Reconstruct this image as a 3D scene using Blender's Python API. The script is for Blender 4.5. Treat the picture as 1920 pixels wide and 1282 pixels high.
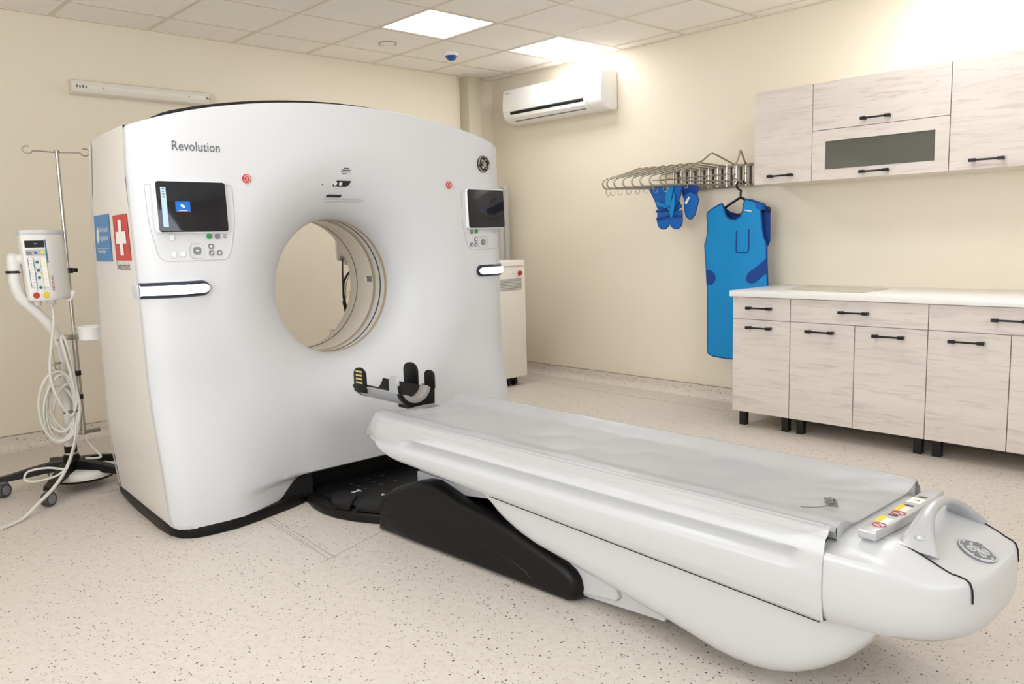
import bpy, bmesh, math, random
from mathutils import Vector, Matrix
random.seed(7)
PI = math.pi
sin, cos = math.sin, math.cos
for o in list(bpy.data.objects):
    bpy.data.objects.remove(o)
SC = bpy.context.scene
COL = SC.collection

# ------------------------------------------------------------------ room constants (metres)
RX, BY, HZ = 5.284, 5.889, 2.7276          # right wall, back wall, ceiling
LX, FY = -1.3, -1.7                        # walls behind and beside the camera
# ------------------------------------------------------------------ camera
yaw, pitch, roll, FPX = 0.74728, 0.12726, -0.0265, 1521.7
fw = Vector((sin(yaw)*cos(pitch), cos(yaw)*cos(pitch), -sin(pitch)))
rt = Vector((cos(yaw), -sin(yaw), 0)); up = rt.cross(fw)
r2 = cos(roll)*rt + sin(roll)*up; u2 = -sin(roll)*rt + cos(roll)*up
cam = bpy.data.cameras.new('camera'); co = bpy.data.objects.new('camera', cam); COL.objects.link(co)
cam.sensor_fit = 'HORIZONTAL'; cam.sensor_width = 36; cam.lens = FPX*36/1920
cam.clip_start = 0.05
m = Matrix.Identity(4)
for i in range(3):
    m[i][0], m[i][1], m[i][2] = r2[i], u2[i], -fw[i]
m[0][3], m[1][3], m[2][3] = 0, 0, 1.256
co.matrix_world = m
SC.camera = co
# ------------------------------------------------------------------ world, lights, exposure
w = bpy.data.worlds.new('sky'); SC.world = w; w.use_nodes = True
w.node_tree.nodes['Background'].inputs[0].default_value = (0.75, 0.85, 1, 1)
w.node_tree.nodes['Background'].inputs[1].default_value = 1.0
SC.view_settings.view_transform = 'Standard'; SC.view_settings.look = 'None'
SC.view_settings.gamma = 1; SC.view_settings.use_curve_mapping = False
SC.view_settings.exposure = 0.07
PANEL = 12.5            # ceiling panel strength
def area(name, loc, rot, sx, sy, power, color):
    l = bpy.data.lights.new(name, 'AREA'); l.shape = 'RECTANGLE'; l.size = sx; l.size_y = sy
    l.energy = power; l.color = color
    o = bpy.data.objects.new(name, l); COL.objects.link(o); o.location = loc; o.rotation_euler = rot
    return o
# daylight through the window behind the camera; the left one is added fill
area('daylight_front', (1.55, FY-0.12, 1.55), (PI/2+.5, 0, 0), 2.5, 1.5, 46, (0.9, 0.955, 1))
area('fill_left', (LX-0.12, 1.6, 1.55), (PI/2+.55, 0, -PI/2), 2.5, 1.5, 105, (0.9, 0.955, 1))

# ------------------------------------------------------------------ materials
def srgb(r, g, b):
    f = lambda c: c/12.92 if c <= 0.04045 else ((c+0.055)/1.055)**2.4
    return (f(r/255), f(g/255), f(b/255), 1)
MATS = {}
def mat(name, col, rough=0.5, metal=0.0, spec=0.5, emit=None, es=1.0, trans=0, ior=1.45, coat=0, noise=0, nscale=20, bump=0, alpha=1):
    if name in MATS: return MATS[name]
    M = bpy.data.materials.new(name); M.use_nodes = True
    nt = M.node_tree; b = nt.nodes['Principled BSDF']
    b.inputs['Base Color'].default_value = col; b.inputs['Roughness'].default_value = rough
    b.inputs['Metallic'].default_value = metal; b.inputs['Specular IOR Level'].default_value = spec
    b.inputs['Transmission Weight'].default_value = trans; b.inputs['IOR'].default_value = ior
    b.inputs['Coat Weight'].default_value = coat; b.inputs['Alpha'].default_value = alpha
    if emit: b.inputs['Emission Color'].default_value = emit; b.inputs['Emission Strength'].default_value = es
    tc = nt.nodes.new('ShaderNodeTexCoord'); nz = nt.nodes.new('ShaderNodeTexNoise')
    nz.inputs['Scale'].default_value = nscale; nz.inputs['Detail'].default_value = 4
    nt.links.new(tc.outputs['Object'], nz.inputs['Vector'])
    if noise:
        mx = nt.nodes.new('ShaderNodeMix'); mx.data_type = 'RGBA'
        mx.inputs[6].default_value = tuple(c*(1-noise) for c in col[:3])+(1,)
        mx.inputs[7].default_value = tuple(min(1, c*(1+noise)) for c in col[:3])+(1,)
        nt.links.new(nz.outputs['Fac'], mx.inputs[0]); nt.links.new(mx.outputs[2], b.inputs['Base Color'])
    if bump:
        bp = nt.nodes.new('ShaderNodeBump'); bp.inputs['Strength'].default_value = bump; bp.inputs['Distance'].default_value = 0.002
        nt.links.new(nz.outputs['Fac'], bp.inputs['Height']); nt.links.new(bp.outputs['Normal'], b.inputs['Normal'])
    MATS[name] = M; return M
def nodes_of(M): return M.node_tree, M.node_tree.nodes['Principled BSDF']
def speckle(name, base, warm):
    M = mat(name, base, 0.42, spec=0.4); nt, b = nodes_of(M); N = nt.nodes.new; L = nt.links.new
    geo = N('ShaderNodeNewGeometry'); cur = None
    def mixin(cur, fac, col):
        mx = N('ShaderNodeMix'); mx.data_type = 'RGBA'
        L(fac, mx.inputs[0]); mx.inputs[7].default_value = col
        if cur is None: mx.inputs[6].default_value = base
        else: L(cur, mx.inputs[6])
        return mx.outputs[2]
    nz = N('ShaderNodeTexNoise'); nz.inputs['Scale'].default_value = 34; L(geo.outputs['Position'], nz.inputs['Vector'])
    mr = N('ShaderNodeMapRange'); mr.inputs[1].default_value = .42; mr.inputs[2].default_value = .62; mr.inputs[4].default_value = .5; L(nz.outputs['Fac'], mr.inputs[0])
    cur = mixin(cur, mr.outputs[0], warm)
    for sc, thr, size, col, k in ((78, .40, .31, srgb(56, 53, 56), 1), (120, .5, .27, srgb(92, 86, 83), 2), (95, .3, .36, srgb(190, 176, 158), 3)):
        add = N('ShaderNodeVectorMath'); add.operation = 'ADD'; add.inputs[1].default_value = (k*3.7, k*1.9, k*.37)
        L(geo.outputs['Position'], add.inputs[0])
        wob = N('ShaderNodeTexNoise'); wob.inputs['Scale'].default_value = sc*1.6; L(add.outputs[0], wob.inputs['Vector'])
        sub = N('ShaderNodeVectorMath'); sub.operation = 'MULTIPLY_ADD'; sub.inputs[1].default_value = (.009,)*3
        L(wob.outputs['Color'], sub.inputs[0]); L(add.outputs[0], sub.inputs[2])
        v = N('ShaderNodeTexVoronoi'); v.inputs['Scale'].default_value = sc; L(sub.outputs[0], v.inputs['Vector'])
        rgb = N('ShaderNodeSeparateColor'); L(v.outputs['Color'], rgb.inputs[0])
        lt = N('ShaderNodeMath'); lt.operation = 'LESS_THAN'; lt.inputs[1].default_value = thr; L(rgb.outputs[0], lt.inputs[0])
        sz = N('ShaderNodeMath'); sz.operation = 'MULTIPLY'; sz.inputs[1].default_value = size; L(rgb.outputs[1], sz.inputs[0])
        ds = N('ShaderNodeMath'); ds.operation = 'LESS_THAN'; L(v.outputs['Distance'], ds.inputs[0]); L(sz.outputs[0], ds.inputs[1])
        an = N('ShaderNodeMath'); an.operation = 'MULTIPLY'; L(lt.outputs[0], an.inputs[0]); L(ds.outputs[0], an.inputs[1])
        cur = mixin(cur, an.outputs[0], col)
    L(cur, b.inputs['Base Color'])
    return M
def wood(name):
    M = mat(name, srgb(226, 215, 206), 0.5, spec=0.35); nt, b = nodes_of(M); N = nt.nodes.new; L = nt.links.new
    geo = N('ShaderNodeNewGeometry'); oi = N('ShaderNodeObjectInfo')
    off = N('ShaderNodeVectorMath'); off.operation = 'MULTIPLY_ADD'; off.inputs[1].default_value = (7, 0, 5)
    cmb = N('ShaderNodeCombineXYZ'); L(oi.outputs['Random'], cmb.inputs[0]); L(oi.outputs['Random'], cmb.inputs[2])
    L(cmb.outputs[0], off.inputs[0]); L(geo.outputs['Position'], off.inputs[2])
    def grain(sc, yy, lo, hi, detail, dist, rough=.6):
        mp = N('ShaderNodeMapping'); mp.inputs['Scale'].default_value = (sc, yy, sc); L(off.outputs[0], mp.inputs['Vector'])
        n = N('ShaderNodeTexNoise'); n.inputs['Scale'].default_value = 1; n.inputs['Detail'].default_value = detail
        n.inputs['Roughness'].default_value = rough; n.inputs['Distortion'].default_value = dist
        L(mp.outputs[0], n.inputs['Vector'])
        r = N('ShaderNodeMapRange'); r.inputs[1].default_value = lo; r.inputs[2].default_value = hi; L(n.outputs['Fac'], r.inputs[0])
        return r.outputs[0]
    cur = None
    for fac, col, k in ((grain(9, 1.4, .35, .7, 4, .6), srgb(208, 196, 189), .5), (grain(30, 2.6, .52, .68, 6, 1.2), srgb(184, 171, 164), .5),
                     (grain(70, 4.0, .58, .7, 5, .8), srgb(196, 176, 168), .7), (grain(12, 2.2, .66, .78, 6, 1.6, .7), srgb(140, 124, 116), .7)):
        ml = N('ShaderNodeMath'); ml.operation = 'MULTIPLY'; ml.inputs[1].default_value = k; L(fac, ml.inputs[0])
        mx = N('ShaderNodeMix'); mx.data_type = 'RGBA'; L(ml.outputs[0], mx.inputs[0]); mx.inputs[7].default_value = col
        if cur is None: mx.inputs[6].default_value = srgb(222, 212, 203)
        else: L(cur, mx.inputs[6])
        cur = mx.outputs[2]
    L(cur, b.inputs['Base Color']); return M

M_wall = mat('painted_wall', srgb(236, 225, 206), 0.75, spec=0.25, noise=.015, nscale=3)
M_ceil = mat('ceiling_tile', srgb(252, 248, 241), 0.85, spec=0.2, noise=.02, nscale=180)
M_bar = mat('grid_bar', srgb(226, 214, 198), 0.5)
M_floor = speckle('speckled_vinyl', srgb(210, 201, 191), srgb(203, 191, 177))
M_base = speckle('speckled_skirting', srgb(222, 212, 200), srgb(212, 199, 183))
M_seam = mat('weld_seam', srgb(150, 138, 122), .6)
M_white = mat('gantry_white', srgb(202, 201, 202), 0.45, spec=0.45)
M_side = mat('gantry_side', srgb(224, 218, 211), 0.4, spec=0.45)  # same white plastic; warm reflection of the walls painted into the colour
M_table = mat('table_white', srgb(199, 198, 198), 0.33, spec=0.5, coat=.1)
M_black = mat('black_plastic', srgb(15, 13, 13), 0.42, spec=0.3, bump=.15, nscale=900)
M_blackm = mat('black_matte', srgb(14, 13, 13), 0.6)
M_foam = mat('grey_foam', srgb(150, 142, 138), 0.8)
M_silver = mat('silver_plastic', srgb(186, 186, 188), 0.35, metal=.35)
M_grey = mat('grey_plastic', srgb(120, 121, 124), .45)
M_lgrey = mat('light_grey_plastic', srgb(206, 205, 204), .4)
M_pale = mat('pale_button', srgb(228, 227, 226), .4)
M_line = mat('panel_line', srgb(176, 174, 173), .5)
M_green = mat('green_button', srgb(38, 140, 66), .4)
M_red = mat('red_button', srgb(190, 46, 44), .4)
M_pink = mat('red_mark', srgb(240, 196, 190), .5)
M_ink = mat('dark_lettering', srgb(84, 88, 90), .5)
M_inkb = mat('black_lettering', srgb(40, 40, 42), .5)
M_screen = mat('screen_glass', srgb(20, 22, 30), .06, spec=.6)
M_scrdim = mat('screen_dim', srgb(26, 40, 66), .1)
M_scrblue = mat('screen_blue', srgb(16, 92, 170), .2, emit=srgb(16, 100, 190), es=.35)
M_scrbar = mat('screen_sidebar', srgb(170, 190, 204), .2, emit=srgb(150, 180, 200), es=.25)
M_scrw = mat('screen_white', srgb(235, 240, 245), .3, emit=(1, 1, 1, 1), es=.4)
M_led = mat('light_bar', (1, 1, 1, 1), .3, emit=(0.94, .97, 1, 1), es=2.2)
M_bezel = mat('bezel_white', srgb(232, 232, 232), .35)
M_navy = mat('navy_trim', srgb(34, 40, 56), .35)
M_brown = mat('tan_ring', srgb(168, 152, 130), .45)
M_mylar = mat('scan_window', srgb(206, 203, 200), .12, spec=.6)
M_bore = mat('bore_cream', srgb(228, 221, 210), .42)
M_fblue = mat('flag_blue', srgb(74, 132, 184), .5)
M_fred = mat('flag_red', srgb(196, 62, 58), .5)
M_flagw = mat('flag_white', srgb(240, 234, 230), .5)
M_oak = wood('whitewashed_oak')
M_carc = mat('cabinet_side', srgb(232, 222, 210), .5)
M_top = mat('worktop_white', srgb(240, 236, 232), .3, noise=.05, nscale=9)
M_handle = mat('black_handle', srgb(20, 18, 18), .4)
M_smoke = mat('smoked_glass', srgb(96, 96, 88), .08, spec=.6)
M_steel = mat('brushed_steel', srgb(176, 170, 158), .3, metal=.9)
M_chrome = mat('chrome', srgb(200, 198, 194), .2, metal=.9)
M_blue = mat('apron_blue', srgb(0, 136, 200), .62, noise=.04, nscale=60)
M_dblue = mat('apron_navy', srgb(14, 62, 140), .7)
M_mblue = mat('apron_midblue', srgb(8, 98, 178), .62)
M_acw = mat('ac_white', srgb(246, 244, 240), .3)
M_cab = mat('cabinet_white', srgb(236, 230, 220), .45)
M_pump = mat('injector_white', srgb(226, 222, 216), .4)
M_cable = mat('cable_white', srgb(214, 210, 200), .45)
M_caster = mat('caster_grey', srgb(120, 116, 120), .5)
M_tyre = mat('tyre_grey', srgb(70, 68, 70), .6)
M_pill = mat('column_paint', srgb(196, 187, 164), .7)
M_dome = mat('blue_dome', srgb(30, 84, 150), .25)
M_mattress = mat('mattress_grey', srgb(182, 182, 185), .6)
M_yellow = mat('yellow_sticker', srgb(236, 200, 50), .5)
M_gold = mat('hazard_yellow', srgb(206, 184, 92), .5)
M_panel = mat('light_diffuser', (1, 1, 1, 1), .5, emit=(.95, .975, 1, 1), es=PANEL)
M_clear = mat('fixture_cover', srgb(232, 226, 214), .25, spec=.5)
M_roll = mat('film_roll', srgb(206, 202, 194), .2, trans=.35)
M_cyan = mat('panel_cyan', srgb(150, 200, 214), .5)
M_lime = mat('panel_lime', srgb(206, 218, 120), .5)
M_teal = mat('teal_key', srgb(48, 112, 136), .4)
M_glass = mat('window_glass', (1, 1, 1, 1), 0.0, trans=1, ior=1.45)
def sheet_mat():
    M = bpy.data.materials.new('clear_film'); M.use_nodes = True; nt = M.node_tree; N = nt.nodes.new; L = nt.links.new
    b = nt.nodes['Principled BSDF']; b.inputs['Base Color'].default_value = srgb(206, 203, 200); b.inputs['Roughness'].default_value = .30
    b.inputs['Alpha'].default_value = .40; b.inputs['Coat Weight'].default_value = .12; b.inputs['Coat Roughness'].default_value = .12
    tc = N('ShaderNodeTexCoord'); mp = N('ShaderNodeMapping'); mp.inputs['Scale'].default_value = (9, 3, 9); L(tc.outputs['Object'], mp.inputs[0])
    nz = N('ShaderNodeTexNoise'); nz.inputs['Scale'].default_value = 1.3; nz.inputs['Detail'].default_value = 3; nz.inputs['Distortion'].default_value = 1
    L(mp.outputs[0], nz.inputs['Vector']); bp = N('ShaderNodeBump'); bp.inputs['Strength'].default_value = .3; bp.inputs['Distance'].default_value = .006
    L(nz.outputs['Fac'], bp.inputs['Height']); L(bp.outputs['Normal'], b.inputs['Normal']); return M
M_film = sheet_mat()

# ------------------------------------------------------------------ object helpers
ORG = {}
def thing(name, label, cat, loc, group=None):
    o = bpy.data.objects.new(name, None); COL.objects.link(o); o.location = loc; o.empty_display_size = .1
    o['label'] = label; o['category'] = cat
    if group: o['group'] = group
    ORG[o.name] = Vector(loc); return o
def tag(o, label=None, cat=None, group=None, kind=None):
    for k, v in (('label', label), ('category', cat), ('group', group), ('kind', kind)):
        if v: o[k] = v
    return o
class MB:
    """collects faces in world coordinates, then builds one mesh object"""
    def __init__(s): s.v = []; s.f = []
    def add(s, v, f):
        n = len(s.v); s.v += [tuple(p) for p in v]; s.f += [tuple(i+n for i in q) for q in f]; return s
    def box(s, x0, x1, y0, y1, z0, z1, bev=0, seg=2):
        bm = bmesh.new(); bmesh.ops.create_cube(bm, size=1)
        for v in bm.verts:
            v.co = Vector((x0+(v.co.x+.5)*(x1-x0), y0+(v.co.y+.5)*(y1-y0), z0+(v.co.z+.5)*(z1-z0)))
        if bev: bmesh.ops.bevel(bm, geom=bm.edges[:], offset=bev, segments=seg, profile=.5, affect='EDGES')
        return s.bm(bm)
    def bm(s, bm, M=None):
        bm.verts.index_update()
        s.add([(M @ v.co) if M else v.co.copy() for v in bm.verts], [[v.index for v in f.verts] for f in bm.faces]); bm.free(); return s
    def prism(s, pts, fn, t0, t1, bev=0, seg=3):
        """polygon pts (a,b) extruded from t0 to t1; fn(a,b,t)->world"""
        bm = bmesh.new()
        A = [bm.verts.new(fn(a, b, t0)) for a, b in pts]; B = [bm.verts.new(fn(a, b, t1)) for a, b in pts]; n = len(pts)
        fa = bm.faces.new(A); fb = bm.faces.new(B[::-1])
        for i in range(n): bm.faces.new((A[i], B[i], B[(i+1) % n], A[(i+1) % n]))
        bmesh.ops.recalc_face_normals(bm, faces=bm.faces[:])
        if bev:
            e = list(set(fa.edges[:]+fb.edges[:])); bmesh.ops.bevel(bm, geom=e, offset=bev, segments=seg, profile=.5, affect='EDGES')
        return s.bm(bm)
    def tube(s, path, r, n=8, closed=False, caps=True):
        P = [Vector(p) for p in path]; k = len(P); R = r if hasattr(r, '__len__') else [r]*k
        V = []; nrm = None
        for i in range(k):
            a = P[(i-1) % k] if (closed or i > 0) else P[i]; b = P[(i+1) % k] if (closed or i < k-1) else P[i]
            t = (b-a).normalized()
            if nrm is None:
                nrm = t.orthogonal().normalized()
            else:
                nrm = (nrm - t*nrm.dot(t)); nrm = nrm.normalized() if nrm.length > 1e-6 else t.orthogonal().normalized()
            bn = t.cross(nrm)
            V += [P[i]+R[i]*(cos(2*PI*j/n)*nrm+sin(2*PI*j/n)*bn) for j in range(n)]
        F = []
        for i in range(k if closed else k-1):
            i2 = (i+1) % k
            F += [(i*n+j, i*n+(j+1) % n, i2*n+(j+1) % n, i2*n+j) for j in range(n)]
        if caps and not closed: F += [tuple(range(n))[::-1], tuple((k-1)*n+j for j in range(n))]
        return s.add(V, F)
    def lathe(s, prof, c, axis='z', n=32, a0=0, a1=2*PI, caps=True):
        """prof: list of (r,h) along axis"""
        full = abs(a1-a0-2*PI) < 1e-6; k = n if full else n+1; V = []
        for r, h in prof:
            for j in range(k):
                a = a0+(a1-a0)*j/n; p, q = r*cos(a), r*sin(a)
                V.append((c[0]+p, c[1]+q, c[2]+h) if axis == 'z' else (c[0]+p, c[1]+h, c[2]+q) if axis == 'y' else (c[0]+h, c[1]+p, c[2]+q))
        F = []
        for i in range(len(prof)-1):
            for j in range(n):
                j2 = (j+1) % k
                F.append((i*k+j, i*k+j2, (i+1)*k+j2, (i+1)*k+j))
        if caps and full:
            if prof[0][0] > 1e-5: F.append(tuple(range(k))[::-1])
            if prof[-1][0] > 1e-5: F.append(tuple((len(prof)-1)*k+j for j in range(k)))
        return s.add(V, F)
    def grid(s, fn, nu, nv, close_u=False):
        V = [fn(i/nu if not close_u else i/nu, j/nv) for j in range(nv+1) for i in range(nu if close_u else nu+1)]
        k = nu if close_u else nu+1
        F = [(j*k+i, j*k+(i+1) % k, (j+1)*k+(i+1) % k, (j+1)*k+i) for j in range(nv) for i in range(nu)]
        return s.add(V, F)
    def build(s, name, material, parent=None, smooth=True, ang=35, weld=False, origin=None, fixn=True):
        org = ORG[parent.name] if parent else Vector(origin if origin is not None else (sum(v[0] for v in s.v)/len(s.v), sum(v[1] for v in s.v)/len(s.v), min(v[2] for v in s.v)))
        me = bpy.data.meshes.new(name)
        me.from_pydata([tuple(Vector(v)-org) for v in s.v], [], s.f)
        if weld or fixn:
            bm = bmesh.new(); bm.from_mesh(me)
            if weld: bmesh.ops.remove_doubles(bm, verts=bm.verts[:], dist=1e-5)
            if fixn: bmesh.ops.recalc_face_normals(bm, faces=bm.faces[:])
            bm.to_mesh(me); bm.free()
        if smooth:
            me.polygons.foreach_set('use_smooth', [True]*len(me.polygons)); me.set_sharp_from_angle(angle=math.radians(ang))
        me.materials.append(material)
        o = bpy.data.objects.new(name, me); COL.objects.link(o)
        if parent: o.parent = parent
        else: o.location = org
        ORG[o.name] = org
        return o
def copy_part(src, parent, name=None):
    c = src.copy(); COL.objects.link(c); c.parent = parent; ORG[c.name] = ORG[parent.name]; return c
def structure(o): o['kind'] = 'structure'; return o
def spline(pts, n=8, closed=False):
    P = [Vector(p) for p in pts]; out = []; k = len(P)
    for i in range(k if closed else k-1):
        p0 = P[(i-1) % k] if (closed or i > 0) else P[i]*2-P[i+1]
        p1, p2 = P[i], P[(i+1) % k]
        p3 = P[(i+2) % k] if (closed or i+2 < k) else P[i+1]*2-P[i]
        for j in range(n):
            t = j/n
            out.append(.5*((2*p1)+(p2-p0)*t+(2*p0-5*p1+4*p2-p3)*t*t+(3*p1-p0-3*p2+p3)*t**3))
    if not closed: out.append(P[-1])
    return out
def roundpoly(pts, r, n=5):
    out = []; k = len(pts)
    for i in range(k):
        p = Vector((*pts[i], 0)); a = Vector((*pts[i-1], 0)); b = Vector((*pts[(i+1) % k], 0))
        u, v = (a-p), (b-p); q = min(r, u.length*.45, v.length*.45); p1 = p+u.normalized()*q; p2 = p+v.normalized()*q
        for j in range(n+1):
            t = j/n; out.append(p1*(1-t)**2+p*2*t*(1-t)+p2*t*t)
    return out
def dense3(P, step):
    out = []
    for a, b in zip(P, P[1:]+P[:1]):
        m_ = max(1, int((b-a).length/step)); out += [a+(b-a)*j/m_ for j in range(m_)]
    return out
def interp(tab, z):
    if z <= tab[0][0]: return tab[0][1]
    for (z0, a), (z1, b) in zip(tab, tab[1:]):
        if z <= z1: return a+(b-a)*(z-z0)/(z1-z0)
    return tab[-1][1]
def smooth(t): t = max(0, min(1, t)); return t*t*(3-2*t)
def rrect(w, h, r, n=5):
    out = []
    for cx, cy, a in ((w/2-r, h/2-r, 0), (-w/2+r, h/2-r, PI/2), (-w/2+r, -h/2+r, PI), (w/2-r, -h/2+r, 1.5*PI)):
        out += [(cx+r*cos(a+PI/2*i/n), cy+r*sin(a+PI/2*i/n)) for i in range(n+1)]
    return out
def text_mesh(txt, size, fn, ext=.0006, align='LEFT', sx=1, space=1):
    """text as MB; fn(x,y,d)->world with x along the text, y up, d out of the surface"""
    cu = bpy.data.curves.new('t', 'FONT'); cu.body = txt; cu.size = size; cu.extrude = 0; cu.align_x = align; cu.resolution_u = 2; cu.space_character = space
    t = bpy.data.objects.new('t', cu); COL.objects.link(t); bpy.context.view_layer.update()
    me = bpy.data.meshes.new_from_object(t.evaluated_get(bpy.context.evaluated_depsgraph_get()))
    mb = MB(); mb.add([fn(v.co.x*sx, v.co.y, ext) for v in me.vertices], [p.vertices[:] for p in me.polygons])
    bpy.data.objects.remove(t); bpy.data.curves.remove(cu); bpy.data.meshes.remove(me)
    return mb
def monogram(fn, R, d0, wire):
    """script G and E in a ring with four swirls; fn(x,y,d)->world"""
    mb = MB()
    S = [[(-.06, .12), (-.2, .05), (-.36, .12), (-.42, .3), (-.33, .47), (-.2, .45), (-.2, .3), (-.27, .22)],
         [(-.14, .5), (-.06, .3), (-.02, 0), (-.05, -.25), (-.16, -.47), (-.31, -.5), (-.36, -.36), (-.24, -.18), (0, -.02), (.2, .06)],
         [(.36, .38), (.32, .52), (.18, .48), (.12, .28), (.2, .12), (.36, .1)],
         [(.2, .1), (.07, -.08), (.06, -.32), (.18, -.5), (.36, -.48), (.46, -.28), (.38, -.1), (.25, -.12), (.22, -.28), (.31, -.33)]]
    for s in S: mb.tube([fn(p.x*R, p.y*R, d0) for p in spline([(a, b, 0) for a, b in s], 5)], wire, 6)
    for k in range(4):
        a = k*PI/2+.5
        pts = [(.84*cos(a+t), .84*sin(a+t), 0) for t in (0, .25, .5, .75, 1.0)]+[(.72*cos(a+1.1), .72*sin(a+1.1), 0)]
        mb.tube([fn(p.x*R, p.y*R, d0) for p in spline(pts, 3)], [wire*1.0]*16, 6)
    mb.tube([fn(.95*R*cos(2*PI*j/40), .95*R*sin(2*PI*j/40), d0) for j in range(40)], wire*.9, 6, closed=True)
    return mb

# ================================================================== ROOM SHELL
T = .15
fl = structure(MB().box(LX-T, RX+T, FY-T, BY+T, -.1, 0).build('floor', M_floor, smooth=False, origin=(2, 2, -.1)))
ORG[fl.name] = Vector((2, 2, -.1))
def seam(x0, y0, x1, y1, wd=.0022):
    d = Vector((x1-x0, y1-y0, 0)).normalized(); n = Vector((-d.y, d.x, 0))*wd/2
    p = [Vector((x0, y0, 0))-n, Vector((x1, y1, 0))-n, Vector((x1, y1, 0))+n, Vector((x0, y0, 0))+n]
    MB().prism([(v.x, v.y) for v in p], lambda a, b, t: (a, b, t), -.002, .0006).build('weld_seam', M_seam, fl, smooth=False)
seam(4.955, FY, 4.94, 5.5, .004); seam(1.603, 3.45, 1.566, 2.80); seam(1.64, 3.44, 1.588, 2.79); seam(1.618, 3.44, 1.583, 2.95, .0015)
seam(1.52, 2.79, 1.96, 2.93); seam(1.592, 2.86, 1.60, 2.80, .0015)
structure(MB().box(LX, RX+T, BY, BY+T, 0, 3.1).build('wall_back', M_wall, smooth=False))
structure(MB().box(RX, RX+T, FY, BY, 0, 3.1).build('wall_right', M_wall, smooth=False))
def holed_wall(name, axis, pos, thick, a0, a1, ha, hb, z0, z1):
    mb = MB()
    for (p0, p1, q0, q1) in ((a0, ha, 0, 3.1), (hb, a1, 0, 3.1), (ha, hb, 0, z0), (ha, hb, z1, 3.1)):
        if axis == 'y': mb.box(p0, p1, pos-thick, pos, q0, q1)
        else: mb.box(pos-thick, pos, p0, p1, q0, q1)
    return structure(mb.build(name, M_wall, smooth=False))
holed_wall('wall_front', 'y', FY, T, LX-T, RX+T, .2, 2.9, .75, 2.35)
holed_wall('wall_left', 'x', LX, T, FY, BY+T, .3, 2.9, .75, 2.35)
M_frame = mat('window_frame', srgb(240, 240, 238), .4)
for nm, ax in (('window_1', 'y'), ('window_fill', 'x')):  # second window is added to let fill light in from the left
    a0, a1 = (.2, 2.9) if ax == 'y' else (.3, 2.9); pos = FY if ax == 'y' else LX
    f = MB()
    for p0, p1, q0, q1 in ((a0, a0+.07, .75, 2.35), (a1-.07, a1, .75, 2.35), (a0, a1, .75, .82), (a0, a1, 2.28, 2.35), ((a0+a1)/2-.035, (a0+a1)/2+.035, .75, 2.35)):
        if ax == 'y': f.box(p0, p1, pos-.09, pos-.03, q0, q1)
        else: f.box(pos-.09, pos-.03, p0, p1, q0, q1)
    structure(f.build(nm, M_frame, smooth=False))
# ceiling: lay-in tiles between T bars
ce = structure(MB().box(LX-T, RX+T, FY-T, BY+T, HZ+.13, HZ+.2).build('ceiling', mat('ceiling_slab', srgb(200, 190, 178), .9), smooth=False, origin=(2, 2, HZ+.13)))
XG, YG = 2.1398, 5.4983
xs = [LX]+[XG+.6*i for i in range(-5, 6)]+[RX]; ys = [FY]+[YG-.6*j for j in range(11, -1, -1)]+[BY]
LIGHTS = {(2, 1), (4, 1), (2, 6), (4, 6), (-2, 4)}  # the panel left of the injector stand is an added fill light, out of view
tile_me = {}
for a in range(len(xs)-1):
    for b in range(len(ys)-1):
        x0, x1, y0, y1 = xs[a], xs[a+1], ys[b], ys[b+1]
        i, j = round((x0-XG)/.6), round((YG-y1)/.6)
        if a > 0 and b < len(ys)-2 and b > 0 and (i, j) in LIGHTS: continue
        full = abs(x1-x0-.6) < 1e-3 and abs(y1-y0-.6) < 1e-3
        if full and tile_me:
            o = bpy.data.objects.new('ceiling_tile', tile_me['m']); COL.objects.link(o); o.parent = ce
            o.location = (x0-tile_me['x'], y0-tile_me['y'], 0)
        else:
            o = MB().box(x0+.006, x1-.006, y0+.006, y1-.006, HZ+.003, HZ+.018).build('ceiling_tile', M_ceil, ce, smooth=False)
            if full: tile_me = {'m': o.data, 'x': x0, 'y': y0}
def tbar(x0, x1, y0, y1): MB().box(x0, x1, y0, y1, HZ-.001, HZ+.004).box((x0+x1)/2-.004 if x1-x0 < .1 else x0, (x0+x1)/2+.004 if x1-x0 < .1 else x1, (y0+y1)/2-.004 if y1-y0 < .1 else y0, (y0+y1)/2+.004 if y1-y0 < .1 else y1, HZ+.004, HZ+.04).build('grid_bar', M_bar, ce, smooth=False)
for x in xs[1:-1]: tbar(x-.012, x+.012, FY, BY)
for b, y in enumerate(ys[1:-1]):
    for a in range(len(xs)-1):
        tbar(xs[a]+(.012 if a else 0), xs[a+1]-(.012 if a < len(xs)-2 else 0), y-.012, y+.012)
structure(MB().box(LX, RX, BY-.02, BY, HZ-.003, HZ+.02).build('trim_1', M_bar, smooth=False))
structure(MB().box(RX-.02, RX, FY, BY-.02, HZ-.003, HZ+.02).build('trim_2', M_bar, smooth=False))
LBL = {(2, 1): 'lit square ceiling light panel nearer the middle of the room', (4, 1): 'lit square ceiling light panel right in front of the air conditioner',
       (4, 6): 'lit square ceiling light panel above the wall cabinets', (2, 6): 'lit square ceiling light panel above the foot of the scanner table',
       (0, 6): 'lit square ceiling light panel near the camera', (-2, 4): 'added fill light panel in the unseen ceiling, left of the injector stand', (-2, 6): 'lit square ceiling light panel beside the left window'}
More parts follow.
